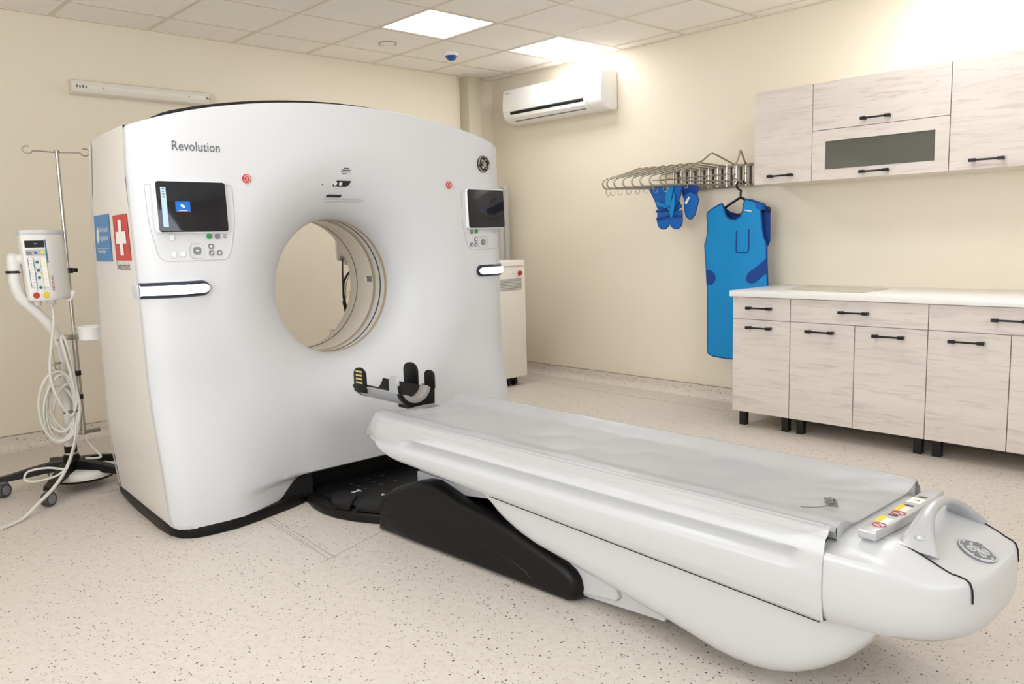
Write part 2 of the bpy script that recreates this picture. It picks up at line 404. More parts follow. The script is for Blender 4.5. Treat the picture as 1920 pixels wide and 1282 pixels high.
for (i, j) in sorted(LIGHTS):
    x0, y1 = XG+.6*i, YG-.6*j; t = thing('ceiling_light', LBL[(i, j)], 'light', (x0+.3, y1-.3, HZ), 'square ceiling light panels')
    f = MB()
    for a, b, c, d in ((x0+.013, x0+.587, y1-.03, y1-.013), (x0+.013, x0+.587, y1-.587, y1-.57), (x0+.013, x0+.03, y1-.57, y1-.03), (x0+.57, x0+.587, y1-.57, y1-.03)):
        f.box(a, b, c, d, HZ+.001, HZ+.05)
    f.build('frame', M_bezel, t, smooth=False)
    MB().box(x0+.03, x0+.57, y1-.57, y1-.03, HZ+.004, HZ+.045).build('diffuser', M_panel, t, smooth=False)
# coved speckled skirting
def cove(name, fn, L0, L1):
    pr = [(0, .0915), (.012, .0915), (.012, .05), (.016, .03), (.026, .014), (.045, .004), (.075, .0012), (.075, 0), (0, 0)]
    return structure(MB().prism(pr, fn, L0, L1).build(name, M_base, ang=50))
cove('baseboard_back', lambda a, b, t: (t, BY-a, b), LX, RX)
cove('baseboard_right', lambda a, b, t: (RX-a, t, b), FY, BY-.012)
structure(MB().box(LX, RX-.001, BY-.0135, BY, .0915, .094).build('trim_3', M_seam, smooth=False))
structure(MB().box(RX-.0135, RX, FY, BY-.0135, .0915, .094).build('trim_4', M_seam, smooth=False))
structure(MB().box(4.885, 5.04, BY-.125, BY, 0, HZ-.004, .004).build('trim_5', M_pill))
MB().box(4.878, 5.047, BY-.132, BY-.001, HZ-.012, HZ+.001).build('column_collar', M_bar, bpy.data.objects['trim_5'], smooth=False)

# ================================================================== CT GANTRY
CX, CZ = 2.215, 1.03
g = thing('scanner_gantry', 'big white ring-shaped medical scanner gantry with a round bore, standing on the floor', 'scanner', (CX, 3.9, 0))
def yface(x, z):
    dx = abs(x-CX); r = math.hypot(x-CX, z-CZ); y = 3.50
    if r < .69:
        t = max(0, min(1, (r-.35)/.34)); y += .242*(1-math.sqrt(max(0, 1-(1-t)**2)))+.018*(1-t)
    if dx > .74: y += .045*((dx-.74)/.30)**2.2
    if dx > .90: y += .055*((dx-.90)/.13)**2.4
    y -= .085*smooth((.7-z)/.65)*smooth((dx-.35)/.4)
    if z < .15: y += .05*smooth((.80-dx)/.5)*smooth((.15-z)/.02)
    return y
arcz = lambda dx: 1.915-.142*(dx/1.03)**2-.016*(dx/1.03)**6
HWt = 1.035
outl = [(0, .137), (.25, .136), (.345, .135), (.36, .132), (.40, .116), (.458, .073), (.49, .054), (.53, .045), (.7, .043), (.88, .044)]
FRT = [(.04, .998), (.1, 1.010), (.58, 1.018), (1.07, 1.024), (1.55, 1.033), (1.76, 1.028)]
RER = [(0, .945), (.19, .968), (.39, .984), (.8, .983), (1.17, .973), (1.43, .966), (1.8, .943)]
outl += [(.95, .044), (.985, .046)]
for z in (.052, .1, .25, .4, .6, .8, 1.0, 1.2, 1.4, 1.6, 1.70, 1.745): outl.append((interp(FRT, z), z))
outl += [(1.024, 1.757), (1.012, 1.764)]
outl += [(dx, arcz(dx)) for dx in (.97, .9, .8, .7, .6, .5, .4, .3, .2, .1)]
right = outl; left = [(-a, b) for a, b in outl[::-1]][:-1]
OUT = right+[(0, arcz(0))]+[(-a, b) for a, b in outl[::-1] if a > 0]
def dense(poly, step=.02):
    o = []
    for i in range(len(poly)):
        a, b = poly[i], poly[(i+1) % len(poly)]; n = max(1, int(math.dist(a, b)/step))
        o += [(a[0]+(b[0]-a[0])*k/n, a[1]+(b[1]-a[1])*k/n) for k in range(n)]
    return o
OUTD = dense(OUT)
def shell(yfn, r0=.35, nr=46, rim=None, kx=1.0):
    n = len(OUTD); V = []; F = []
    for q in range(nr+1):
        for (dx, z) in OUTD:
            a = math.atan2(z-CZ, dx); rr = .69
            if q <= 18: t = q/18; t = t**1.8; r = r0+(rr-r0)*t; p = (r*cos(a), CZ+r*sin(a))
            else:
                t = (q-18)/(nr-18); p = (rr*cos(a)*(1-t)+dx*t, (CZ+rr*sin(a))*(1-t)+z*t)
            sq = 1-(1-kx)*smooth((abs(p[0])-.6)/.3)
            V.append((CX+p[0]*sq, yfn(CX+p[0], p[1]), p[1]))
    for q in range(nr):
        F += [(q*n+i, q*n+(i+1) % n, (q+1)*n+(i+1) % n, (q+1)*n+i) for i in range(n)]
    if rim:   # small rounded lip running back
        for k, (ins, dy) in enumerate(rim):
            for i, (dx, z) in enumerate(OUTD):
                px, py, pz = V[nr*n+i]; V.append((px*(1-ins)+CX*ins, py+dy, pz*(1-ins)+CZ*ins))
            F += [((nr+k)*n+i, (nr+k)*n+(i+1) % n, (nr+k+1)*n+(i+1) % n, (nr+k+1)*n+i) for i in range(n)]
    return MB().add(V, F)
shell(yface, rim=[(-.002, .004), (-.002, .03), (.004, .05)]).build('front_cover', M_white, g, ang=50)
yback = lambda x, z: 4.375-(.29*(1-math.sqrt(max(0, 1-(1-max(0, min(1, (math.hypot(x-CX, z-CZ)-.35)/.34)))**2))) if math.hypot(x-CX, z-CZ) < .69 else 0)
shell(lambda x, z: yback(x, z), nr=30, kx=.925).build('rear_cover', M_side, g, ang=50)
# side covers with the vertical seam near the back
for s in (-1, 1):
    mb = MB(); zs = [.046, .06, .1, .2, .35, .5, .7, .9, 1.1, 1.3, 1.5, 1.65, 1.74, 1.765]
    def xw(z, t): return interp(FRT, z)+(interp(RER, z)-interp(FRT, z))*t**1.2
    def side(u, v, s=s):
        z = .046+u*(1.764-.046); t = v; y0 = yface(CX+interp(FRT, z), z)+.034; y = y0+(4.335-y0)*t
        return (CX+s*(xw(z, t)+.001), y, z+.016*t*u)
    mb.grid(side, 30, 18).build('side_cover', M_side, g, ang=40)
    MB().grid(lambda u, v, s=s: (CX+s*(xw(.046+u*1.734, 1)+.003-.004*v), 4.339+.04*v, .046+u*1.734), 20, 4).build('rear_corner', M_white, g)
    MB().grid(lambda u, v, s=s: (CX+s*(xw(1.764, v)+.001-.07*u), yface(CX+1.02, 1.76)+.034+(4.335-yface(CX+1.02, 1.76)-.034)*v, 1.764+.016*v+.010*u), 6, 12).build('top_edge', M_side, g)
# black top cover following the arc
mb = MB(); N = 48
for yy in (3.615, 4.33):
    pass
V = []; F = []
for k in range(N+1):
    dx = -.985+1.97*k/N; zt = arcz(dx)+.026*smooth((1-abs(dx)/.99)*9)+.002
    V += [(CX+dx*.97, 3.612, zt-.06), (CX+dx*.97, 3.612, zt-.006), (CX+dx*.97, 3.618, zt), (CX+dx*.93, 4.33, zt), (CX+dx*.93, 4.335, zt-.07)]
for k in range(N): F += [(k*5+i, k*5+i+1, k*5+5+i+1, k*5+5+i) for i in range(4)]
MB().add(V, F).build('top_cover', M_blackm, g, ang=40)
# bore
def ring(name, prof, M): return MB().lathe([(r, y) for r, y in prof], (CX, 0, CZ), 'y', 128, caps=False).build(name, M, g, ang=50)
ring('bore_lip', [(.352, 3.757), (.349, 3.768), (.349, 3.775)], M_white)
ring('bore_ring', [(.349, 3.775), (.346, 3.777), (.346, 3.797), (.350, 3.799)], M_brown)
ring('scan_window', [(.350, 3.799), (.351, 3.838), (.351, 3.848), (.350, 3.888)], M_mylar)
ring('laser_slot', [(.3495, 3.839), (.3485, 3.841), (.3485, 3.846), (.3495, 3.848)], M_navy)
ring('bore_ring', [(.350, 3.886), (.346, 3.888), (.346, 3.91), (.349, 3.912)], M_brown)
ring('bore_tube', [(.349, 3.912), (.3505, 3.93), (.3505, 4.075), (.353, 4.083), (.37, 4.12)], M_bore)
a = .035
mb = MB().grid(lambda u, v: (CX+.3485*cos(a-.03+.085*u), 3.925+.05*v, CZ+.3485*sin(a-.03+.085*u)), 6, 2); mb.build('bore_sensor', M_grey, g)
mb = MB().grid(lambda u, v: (CX+.3488*cos(a-.03+.085*u), 3.975+.03*v, CZ+.3488*sin(a-.03+.085*u)), 6, 2); mb.build('bore_label', M_bezel, g)
# decals on the curved face
def fdec(d=.0015):
    return lambda x, z, e=0: (x, yface(x, z)-d-e, z)
def facepoly(pts, th, name, M, parent=g, bev=0, base=.0):
    y0 = [yface(a, b) for a, b in pts]
    mb = MB(); n = len(pts)
    V = [(a, y-base-th, b) for (a, b), y in zip(pts, y0)]+[(a, y+.004, b) for (a, b), y in zip(pts, y0)]
    F = [tuple(range(n))]+[(i, (i+1) % n, n+(i+1) % n, n+i) for i in range(n)]
    return mb.add(V, F).build(name, M, parent, ang=30)
text_mesh('Revolution', .058, lambda x, y, d: (1.333+x, yface(1.333+x, 1.659+y)-.002, 1.659+y), sx=.82).build('lettering', M_ink, g, smooth=False)
for bx in (1.652, 2.806):
    facepoly([(bx+.0195*cos(2*PI*i/28), 1.55+.0195*sin(2*PI*i/28)) for i in range(28)], .006, 'emergency_button', M_red)
    b = MB()
    b.tube([(bx+.0145*cos(2*PI*i/24), yface(bx, 1.55)-.0085, 1.55+.0145*sin(2*PI*i/24)) for i in range(24)], .0013, 6, closed=True)
    for k in (1, .55): b.tube([(bx+.0105*k*cos(PI/2+PI+2*PI*i/3), yface(bx, 1.55)-.0085, 1.552+.0105*k*sin(PI/2+PI+2*PI*i/3)) for i in range(3)], .0012, 6, closed=True)
    b.build('button_mark', M_pink, g)
# round badge with the monogram, upper right
bx, bz, bR = 3.062, 1.672, .047
by = yface(bx, bz)-.004; sl = (yface(bx+.03, bz)-yface(bx-.03, bz))/.06
fb = lambda x, y, d: (bx+x, by+sl*x-d, bz+y)
V = MB(); V.prism([(bR*cos(2*PI*i/40), bR*sin(2*PI*i/40)) for i in range(40)], lambda a, b, t: fb(a, b, t), -.008, .004, .002)
bd = V.build('badge', M_blackm, g)
monogram(fb, bR, .0045, .0021).build('monogram', M_chrome, bd)
# sensor cluster above the bore
def par(cx, cz, w, h, sk, r=.008):
    pts = []
    for (a, b) in ((-w/2-sk, -h/2), (w/2-sk-r, -h/2), (w/2-sk*.4, -h/2+r), (w/2+sk, h/2), (-w/2+sk+r, h/2), (-w/2+sk*.4, h/2-r)): pts.append((cx+a, cz+b))
    return pts
sw = facepoly(par(2.165, 1.5435, .088, .028, .008), .003, 'camera_window', M_screen)
for q in (-.030, .0): facepoly([(2.158+q+.0095*cos(2*PI*i/16), 1.5435+.0095*sin(2*PI*i/16)) for i in range(16)], .005, 'lens', M_lgrey)
facepoly(par(2.135, 1.485, .086, .0125, .004, .003), .003, 'indicator_window', M_screen)
for q, (w2, ox) in enumerate(((.03, .004), (.052, .004), (.052, 0), (.03, -.004))):
    facepoly([(2.178+ox+sx*w2/2, 1.617-q*.0088+sz*.0016) for sx, sz in ((-1, -1), (1, -1), (1, 1), (-1, 1))], .001, 'speaker_slit', M_blackm)
facepoly([(2.055+.003*cos(2*PI*i/8), 1.537+.003*sin(2*PI*i/8)) for i in range(8)], .001, 'microphone_hole', M_blackm)
mb = MB().grid(lambda u, v: (CX-.14+.24*u, yface(CX-.14+.24*u, 1.468-.012*v)-.008*sin(PI*u)**.5*(1-v*v)-.001, 1.468-.012*v), 24, 5); mb.build('sensor_ledge', M_white, g)
# consoles left and right
def console(xa, xb, mirror):
    """xa..xb: screen outer rectangle in x; mirror flips the keypad"""
    z0, z1 = 1.318, 1.5285; cx = (xa+xb)/2; wd = xb-xa; cz = (z0+z1)/2
    ym = min(yface(xa, cz), yface(xb, cz), yface(cx, cz))
    Y = lambda x: ym-.004
    fn = lambda a, b, t: (cx+a, Y(0)-t+.004*(b/.1), cz+b)
    bz_ = MB().prism(rrect(wd+.007, z1-z0+.007, .015), fn, -.03, .014, .003).build('screen_bezel', M_bezel, g)
    MB().prism(rrect(wd, z1-z0, .012), fn, .013, .0155, .001).build('screen', M_screen, bz_)
    k = -1 if mirror else 1
    if not mirror:
        MB().prism(rrect(.022, .165, .001, 1), lambda a, b, t: fn(a-wd/2+.029, b-.002, t), .0155, .016).build('screen_sidebar', M_scrbar, bz_, smooth=False)
        MB().prism(rrect(.062, .044, .001, 1), lambda a, b, t: fn(a-.043, b-.0, t), .0155, .016).build('screen_window', M_scrblue, bz_, smooth=False)
        mb = MB()
        for ox, oz, s in ((-.006, .005, .009), (.002, .0, .009)): mb.prism(rrect(s, s, .002), lambda a, b, t: fn(a-.041+ox, b+oz, t), .016, .0163)
        mb.prism(rrect(.036, .0015, .0004, 1), lambda a, b, t: fn(a-.043, b-.0155, t), .016, .0163).build('screen_icon', M_scrw, bz_, smooth=False)
        mb = MB()
        for q in range(4): mb.prism(rrect(.010, .004, .001, 1), lambda a, b, t: fn(a-wd/2+.029, b+.074-.011*q, t), .016, .0163)
        mb.build('screen_icon', M_ink, bz_, smooth=False)
    else:
        MB().prism(rrect(.036, .034, .001, 1), lambda a, b, t: fn(a-.058+.02, b-.004, t), .0155, .016).build('screen_window', M_scrdim, bz_, smooth=False)
    # keypad plate outline (thin groove line)
    px0, px1 = (xa-.022, xb+.038) if not mirror else (xa-.032, xb+.01)
    zt, zb = 1.512, 1.196
    pl = [(px0, zt), (px0+.004, zt+.006), (px1-.008, zt+.006), (px1, zt-.006), (px1+.002, 1.36), (px1-.022, 1.235), (px1-.045, zb), (px0+.05, zb), (px0+.028, 1.22), (px0+.006, 1.35)]
    if mirror: pl = [(px0, zt-.006), (px0+.008, zt+.006), (px1-.01, zt+.004), (px1-.01, zb+.006), (px0+.055, zb), (px0+.032, 1.225), (px0+.004, 1.33)]
    P3 = [(p.x, yface(p.x, p.y)-.001, p.y) for p in dense3(roundpoly(pl, .014), .02)]
    MB().tube(P3, .0011, 5, closed=True).build('keypad_outline', M_line, g)
    def key(x, z, w, M, name='key', mark=None, th=.004):
        o = facepoly([(x+a, z+b) for a, b in rrect(w, w, w*.28, 3)], th, name, M)
        if mark:
            mb = MB(); y = yface(x, z)-th-.0008
            for (a, b, c, d) in mark: mb.add([(x+a*w, y, z+b*w), (x+c*w, y, z+b*w), (x+c*w, y, z+d*w), (x+a*w, y, z+d*w)], [(0, 1, 2, 3)])
            mb.build('key_mark', M_flagw, o, smooth=False, fixn=False)
        return o
    ex = (lambda f: xa+f*(xb-xa)) if not mirror else (lambda f: xb-f*(xb-xa)*1.02)
    key(ex(.73), 1.298, .022, M_green); key(ex(.85), 1.297, .022, M_grey)
    key(ex(.745), 1.255, .022, M_grey, mark=[(-.2, -.2, .2, .2)]); key(ex(.745), 1.226, .022, M_grey, mark=[(-.2, -.25, .05, .05), (.0, -.1, .25, .25)])
    key(ex(.865), 1.226, .022, M_grey, mark=[(-.12, -.25, .12, .25)])
    rgx = ex(.54); P = [(rgx+a, yface(rgx, 1.237)-.001, 1.237+b) for a, b in rrect(.064, .064, .022, 5)]
    MB().tube(P, .001, 5, closed=True).build('key_ring', M_line, g)
    key(rgx, 1.238, .032, M_grey, mark=[(-.2, -.07, .2, .07)])
    if not mirror:
        for x, z in ((.20, 1.296), (.205, 1.226), (.33, 1.226)):
            kx = ex(x); key(kx, z, .022, M_pale, mark=[(-.12, -.1, .12, .1)])
            MB().tube([(kx+a, yface(kx, z)-.0045, z+b) for a, b in rrect(.022, .022, .006, 3)], .0006, 5, closed=True).build('key_rim', M_line, g)
        mb = MB()
        for r_ in range(3):
            for c_ in range(2): mb.add([(ex(.945)+c_*.008, yface(1.5, 1.29)-.001, 1.302-r_*.007), (ex(.945)+c_*.008+.005, yface(1.5, 1.29)-.001, 1.302-r_*.007), (ex(.945)+c_*.008+.005, yface(1.5, 1.29)-.001, 1.306-r_*.007), (ex(.945)+c_*.008, yface(1.5, 1.29)-.001, 1.306-r_*.007)], [(0, 1, 2, 3)])
        mb.build('key_symbol', M_ink, g, smooth=False, fixn=False)
    else: key(ex(.94), 1.297, .014, M_lgrey)
console(1.248, 1.545, False); console(2.922, 3.19, True)
# illuminated grab bars wrapping the front corners
for s, x_in, x_out in ((-1, 1.452, 1.186), (1, 2.985, 3.245)):
    us = [.14*(1-cos(PI/2*i/10)) for i in range(11)]+[.14+.86*i/14 for i in range(1, 15)]; n = len(us)-1
    def gp(u): x = x_in+(x_out-x_in)*u; return x, (yface(min(max(x, 1.19), 3.24), 1.085)-.012-.018*sin(PI*min(1, u*1.05)))
    for nm, hh, off, M in (('bar_frame', .034, .0, M_navy), ('light_bar', .0285, .006, M_led)):
        V = []; F = []; zc_ = 1.077
        for i, u in enumerate(us):
            x, y = gp(u); q = min(1, u/.14); h = hh*math.sqrt(max(.004, 1-(1-q)**2))
            if nm == 'light_bar': h *= .86; x += (-.006 if s < 0 else .006)*(1-q)
            for k in range(9):
                a = PI*k/8
                V.append((x, y-off-.012*sin(a)*(.3+.7*q)+.016*(1-sin(a)), zc_-(.003*u if s < 0 else 0)+h*cos(a)))
        for i in range(n): F += [(i*9+k, i*9+k+1, i*9+9+k+1, i*9+9+k) for k in range(8)]
        F += [tuple(range(9)), tuple(n*9+k for k in range(9))]
        MB().add(V, F).build(nm, M, g, ang=40)
    xo = CX+s*1.036
    MB().prism(rrect(.07, .058, .012), lambda a, b, t, s=s: (CX+s*(1.017+t*.012), 3.65+a, 1.072+b), 0, 1, .003).build('bar_recess', M_lgrey, g)
# flags on the left side
def lside(y, z, d=.006):
    t = max(0, (y-3.63)/(4.335-3.63)); return (CX-(xw(z, t)+d-.002), y, z)
def flagq(y0, y1, zt, zb, name, M, d=.006):
    mb = MB(); mb.grid(lambda u, v: lside(y0+(y1-y0)*u, zb+(zt-zb)*v, d), 4, 4); return mb.build(name, M, g, fixn=False)
# y runs away from the camera: left in the picture is the larger y
FB = flagq(4.32, 3.985, 1.415, 1.198, 'blue_sign', M_fblue); FR = flagq(3.91, 3.66, 1.402, 1.203, 'swiss_flag', M_fred)
yc, zc2 = 3.785, 1.303
mb = MB()
for (a, b) in ((.085, .026), (.028, .078)): mb.grid(lambda u, v: lside(yc+a*(1-2*u), zc2+b*(2*v-1), .008), 2, 2)
mb.build('white_cross', M_flagw, FR, fixn=False)
text_mesh('Switzerland.', .050, lambda x, y, d: lside(3.905-x, 1.163+y, .007), sx=.9).build('lettering', M_inkb, g, smooth=False, fixn=False)
t1 = text_mesh('World Health', .036, lambda x, y, d: lside(4.205-x, 1.334+y, .008), sx=.95)
t2 = text_mesh('Organization', .036, lambda x, y, d: lside(4.205-x, 1.295+y, .008), sx=.95); t1.add(t2.v, t2.f)
t2 = text_mesh('European Region', .026, lambda x, y, d: lside(4.255-x, 1.237+y, .008), sx=.95); t1.add(t2.v, t2.f)
t1.grid(lambda u, v: lside(4.26-.25*u, 1.258+.002*v, .008), 2, 1)
for k in range(24):
    pass
t1.tube([lside(4.238+.022*cos(2*PI*i/20), 1.317+.032*sin(2*PI*i/20), .008) for i in range(20)], .0015, 5, closed=True)
t1.tube([lside(4.238, 1.28, .008), lside(4.238, 1.36, .008)], .0015, 5)
t1.tube(spline([lside(4.238+.006*(-1)**k, 1.29+.012*k, .0085) for k in range(5)], 4), .0012, 5)
for a in (0, .5): t1.tube([lside(4.238+.012*cos(2*PI*i/14), 1.318+.018*sin(2*PI*i/14), .008) for i in range(14)], .0009, 5, closed=True)
t1.build('lettering', M_flagw, FB, smooth=False, fixn=False)
# black plinth, feet and under-body
for s in (-1, 1):
    pts = [(1.272, 4.395), (1.247, 4.2), (1.230, 4.017), (1.210, 3.658), (1.214, 3.55), (1.232, 3.478), (1.262, 3.445), (1.297, 3.428), (1.36, 3.417), (1.46, 3.412), (1.58, 3.434), (1.678, 3.462), (1.78, 3.49), (1.85, 3.515), (1.852, 3.60), (1.75, 4.0), (1.75, 4.395)]
    pts = [((x if s < 0 else 2*CX-x), y) for x, y in pts]
    MB().prism(pts, lambda a, b, t: (a, b, t), 0.0, .049, .006, 2).build('plinth', M_black, g, ang=40)
    pts = [(1.69, .03), (1.69, .052), (1.757, .076), (1.814, .119), (1.865, .138), (1.90, .14), (1.90, .03)]
    pts = [((x if s < 0 else 2*CX-x), y) for x, y in pts]
    MB().prism(pts, lambda a, b, t: (a, t, b), 3.52, 3.72).build('foot_cheek', M_blackm, g, smooth=False)
    # inner foot wall
    x0, x1 = (1.35, 1.84) if s < 0 else (2*CX-1.84, 2*CX-1.35)
    MB().box(x0, x1, 3.70, 4.30, .03, .5).build('foot_core', M_blackm, g, smooth=False)
MB().box(1.8, 2.63, 3.66, 4.30, .0, .62).build('under_body', M_blackm, g, smooth=False)

# ================================================================== FLOOR DOCK + TABLE
TX = 2.19
seamz = lambda y: .270+.040*(y-.95)
t = thing('patient_table', 'long low white scanner table with a black base arm, pointing out of the bore', 'scanner table', (TX, 2.0, 0))
dock = [(1.872, 3.60), (1.858, 3.50), (1.834, 3.40), (1.824, 3.30), (1.836, 3.20), (1.868, 3.10), (1.915, 3.01), (1.975, 2.93), (2.0, 2.70), (2.0, 2.3)]
dk = dock+[(2*TX-x, y) for x, y in dock[::-1]]
MB().prism(dk, lambda a, b, q: (a, b, q), 0, .045, .008).build('base_plate', M_black, t)
MB().prism([(x+(TX-x)*.16, min(3.55, y)) for x, y in dk], lambda a, b, q: (a, b, q), .04, .058, .008).build('base_deck', M_black, t)
for k, (pp) in enumerate((((1.83, 3.225), (1.905, 3.37), (1.99, 3.375), (1.985, 3.25), (1.865, 3.125)), ((1.88, 3.10), (2.0, 3.235), (2.06, 3.16), (2.04, 3.06), (1.95, 2.96)))):
    MB().prism(pp, lambda a, b, q: (a, b, q), .045, .07, .007).build('foot_pedal', M_black, t)
for (ax, ay) in ((2.03, 3.325), (2.075, 3.18)):
    mb = MB(); mb.box(ax-.03, ax+.005, ay-.008, ay+.008, .0582, .0588)
    mb.box(ax+.008, ax+.018, ay-.018, ay+.018, .0582, .0588).build('pedal_symbol', M_lgrey, t, smooth=False)
for i in range(3):
    for j in range(3): MB().box(2.07+.09*j, 2.092+.09*j, 3.33+.06*i, 3.335+.06*i, .0582, .0588).build('deck_screw', M_tyre, t, smooth=False)
# base arms
def rot_arm(s):
    def fn(a, b, q):   # a=y, b=z, q=across
        x = 1.886+(2.92-a)*.043+q
        return (x if s < 0 else 2*TX-x, a, b)
    return fn
ARM0 = [(2.94, .0), (2.935, .06), (2.93, .127), (2.90, .165), (2.83, .212), (2.77, .24), (2.71, .262), (2.64, .283), (2.579, .292), (2.50, .288), (2.41, .275), (2.25, .254), (2.105, .222), (1.968, .182), (1.90, .157), (1.866, .140), (1.832, .115), (1.81, .091), (1.80, .056), (1.806, .03), (1.825, .01), (1.85, 0)]
ARM = [(y, z-.024*smooth((2.62-y)/.2)*smooth((z-.1)/.08)-.008*smooth((z-.15)/.1)) for y, z in ARM0]
PAN = [(2.87, .03), (2.86, .085), (2.78, .118), (2.65, .137), (2.5, .138), (2.417, .13), (2.25, .115), (2.1, .09), (2.03, .065), (2.0, .035), (2.02, .014), (2.2, .012), (2.7, .012)]
for s in (-1, 1):
    MB().prism(ARM, rot_arm(s), 0, .115, .03, 5).build('base_arm', M_black, t, ang=45)
    MB().prism(PAN, rot_arm(s), -.004, .02, .012, 3).build('arm_panel', M_black, t, ang=45)
    X = lambda x: x if s < 0 else 2*TX-x
    # white linkage covers
    LK1 = [(2.62, .24), (2.45, .25), (2.25, .275), (1.69, .275), (1.66, .10), (1.645, .07), (1.66, .052), (1.70, .047), (1.88, .02), (1.98, .012), (2.2, .1)]
    MB().prism(LK1, lambda a, b, q: (X(1.975+q), a, b), 0, .05, .006).build('link_cover', M_table, t, ang=40)
    LK2 = [(2.6, .20), (2.3, .27), (1.45, .275), (1.405, .10), (1.405, .068), (1.43, .052), (1.468, .050), (1.475, .038), (1.52, .036), (1.88, .012), (2.2, .03)]
    MB().prism(LK2, lambda a, b, q: (X(1.99+q), a, b), 0, .06, .004).build('link_cover', M_table, t, ang=40)
    MB().box(min(X(1.975), X(2.02)), max(X(1.975), X(2.02)), 2.15, 2.75, .205, .285, .006).build('link_bar', M_silver, t)
MB().box(2.03, 2.35, 1.55, 2.75, .03, .27, .02).build('link_core', M_blackm, t)
# tub under the table top
TUB = [(2.25, .318), (2.21, .285), (2.185, .262), (2.165, .244), (2.13, .221), (2.06, .193), (1.98, .172), (1.812, .147), (1.64, .119), (1.395, .079), (1.245, .050), (1.18, .045), (1.12, .046), (1.06, .056), (1.0, .076), (.937, .108), (.88, .148), (.84, .19), (.81, .225), (.795, .255), (.79, .262)]
mb = MB()
def tubp(u, v):   # u along the outline, v across with rounded bilge
    k = u*(len(TUB)-1); i = min(int(k), len(TUB)-2); f = k-i
    y = TUB[i][0]*(1-f)+TUB[i+1][0]*f; z = TUB[i][1]*(1-f)+TUB[i+1][1]*f
    return y, z
V = []; F = []; nU = 60; prof = [(-1.0, 1.0), (-1.0, .7), (-.99, .42), (-.965, .22), (-.92, .08), (-.86, .015), (-.80, 0), (0, 0)]; prof += [(-a, b) for a, b in prof[-2::-1]]
for i in range(nU+1):
    y, z = tubp(i/nU, 0); hw = .286*(1-.16*smooth((1.0-y)/.22)); zt = seamz(y)-.004
    drop = max(.002, min(.10, zt-z)); z = min(z, zt-.002)
    for a, b in prof: V.append((TX+a*hw, y, z+b*drop if b < 1 else zt))
n = len(prof)
for i in range(nU): F += [(i*n+k, i*n+k+1, (i+1)*n+k+1, (i+1)*n+k) for k in range(n-1)]
F += [tuple(range(n)), tuple(nU*n+k for k in range(n))]
MB().add(V, F).build('lower_shell', M_table, t, ang=40)
MB().prism([(.93, seamz(.93)-.0045), (2.2, seamz(2.2)-.0045), (2.2, seamz(2.2)+.0015), (.93, seamz(.93)+.0015)], lambda a, b, q: (TX+q, a, b), -.262, .262).build('shell_gap', M_blackm, t, smooth=False)
MB().box(1.925, 1.94, 1.005, 1.012, .228, .252).build('vent_slot', M_blackm, t, smooth=False)
# upper body with the long finger groove
BP = [(.262, .512), (.272, .514), (.283, .508), (.287, .498), (.292, .492), (.300, .488), (.3045, .478), (.308, .466), (.311, .456), (.313, .448), (.314, .438), (.314, .425), (.315, .412), (.317, .400), (.318, .39), (.318, .37), (.316, .34), (.313, .31), (.308, .29), (.303, .274), (.27, .270)]
def bprof(v, y):
    k = v*(len(BP)-1); i = min(int(k), len(BP)-2); f = k-i
    dx = BP[i][0]*(1-f)+BP[i+1][0]*f; z = BP[i][1]*(1-f)+BP[i+1][1]*f
    if z < .38: z = .38-(.38-z)*(.38-seamz(y))/(.38-.270)
    return dx, z
def body(u, v, s):
    y = 2.985-(2.985-.905)*u
    dx, z = bprof(v, y)
    gr = smooth((2.745-y)/.08)*smooth((y-.965)/.05)
    zz = (z-.392)/.060
    if 0 < zz < 1: dx -= gr*.034*(smooth(zz/.82) if zz < .82 else smooth((1-zz)/.18))
    e = smooth((y-2.74)/.26)
    zmin = seamz(y)-.001+.07*e; z = max(z, zmin) if z < .4 else z
    dx *= 1-.10*smooth((y-2.86)/.13)**1.5
    return (TX+s*dx, y, z)
for s in (-1, 1): MB().grid(lambda u, v: body(u, v, s), 140, 90).build('side_body', M_table, t, ang=40)
mb = MB(); V = []; F = []
mb.box(TX-.275, TX+.275, .91, 2.70, .345, .45).build('inner_body', M_table, t, smooth=False)
mb = MB(); mb.prism([(TX-.245, .40), (TX+.245, .40), (TX+.272, .43), (TX+.266, .485), (TX-.266, .485), (TX-.272, .43)], lambda a, b, q: (a, q, b), 2.6, 2.985, .02).build('head_end', M_table, t)
# cradle mattress, slightly dished
def topz(dx): return .494+.022*smooth((abs(dx)-.15)/.095)
def matp(u, v):
    y = .90+(2.975-.90)*v; dx = -.25+.5*u; e = smooth((y-2.9)/.08)
    return (TX+dx*(1-.04*e), y, topz(dx))
mb = MB().grid(matp, 40, 60)
mb.grid(lambda u, v: (TX-.25-.006*sin(PI*v), .90+2.075*u, .516-.04*v), 60, 4); mb.grid(lambda u, v: (TX+.25+.006*sin(PI*v), .90+2.075*u, .516-.04*v), 60, 4)
mb.grid(lambda u, v: (TX+(-.25+.5*u)*.96, 2.975, topz(-.25+.5*u)*(1-v)+.47*v), 20, 2)
mb.grid(lambda u, v: (TX-.25+.5*u, .90, topz(-.25+.5*u)*(1-v)+.47*v), 20, 2)
mb.build('mattress', M_mattress, t, ang=45)
for s in (-1, 1): MB().grid(lambda u, v: (TX+s*(.264+.016*v), .92+1.98*u, .5125+.003*sin(PI*v)), 30, 4).build('side_rail', M_table, t)
for s in (-1, 1): MB().tube([(TX+s*.3035, y, seamz(y)-.0005) for y in (2.18, 1.8, 1.4, 1.0, .915)], .0016, 6).build('seam_line', M_blackm, t)
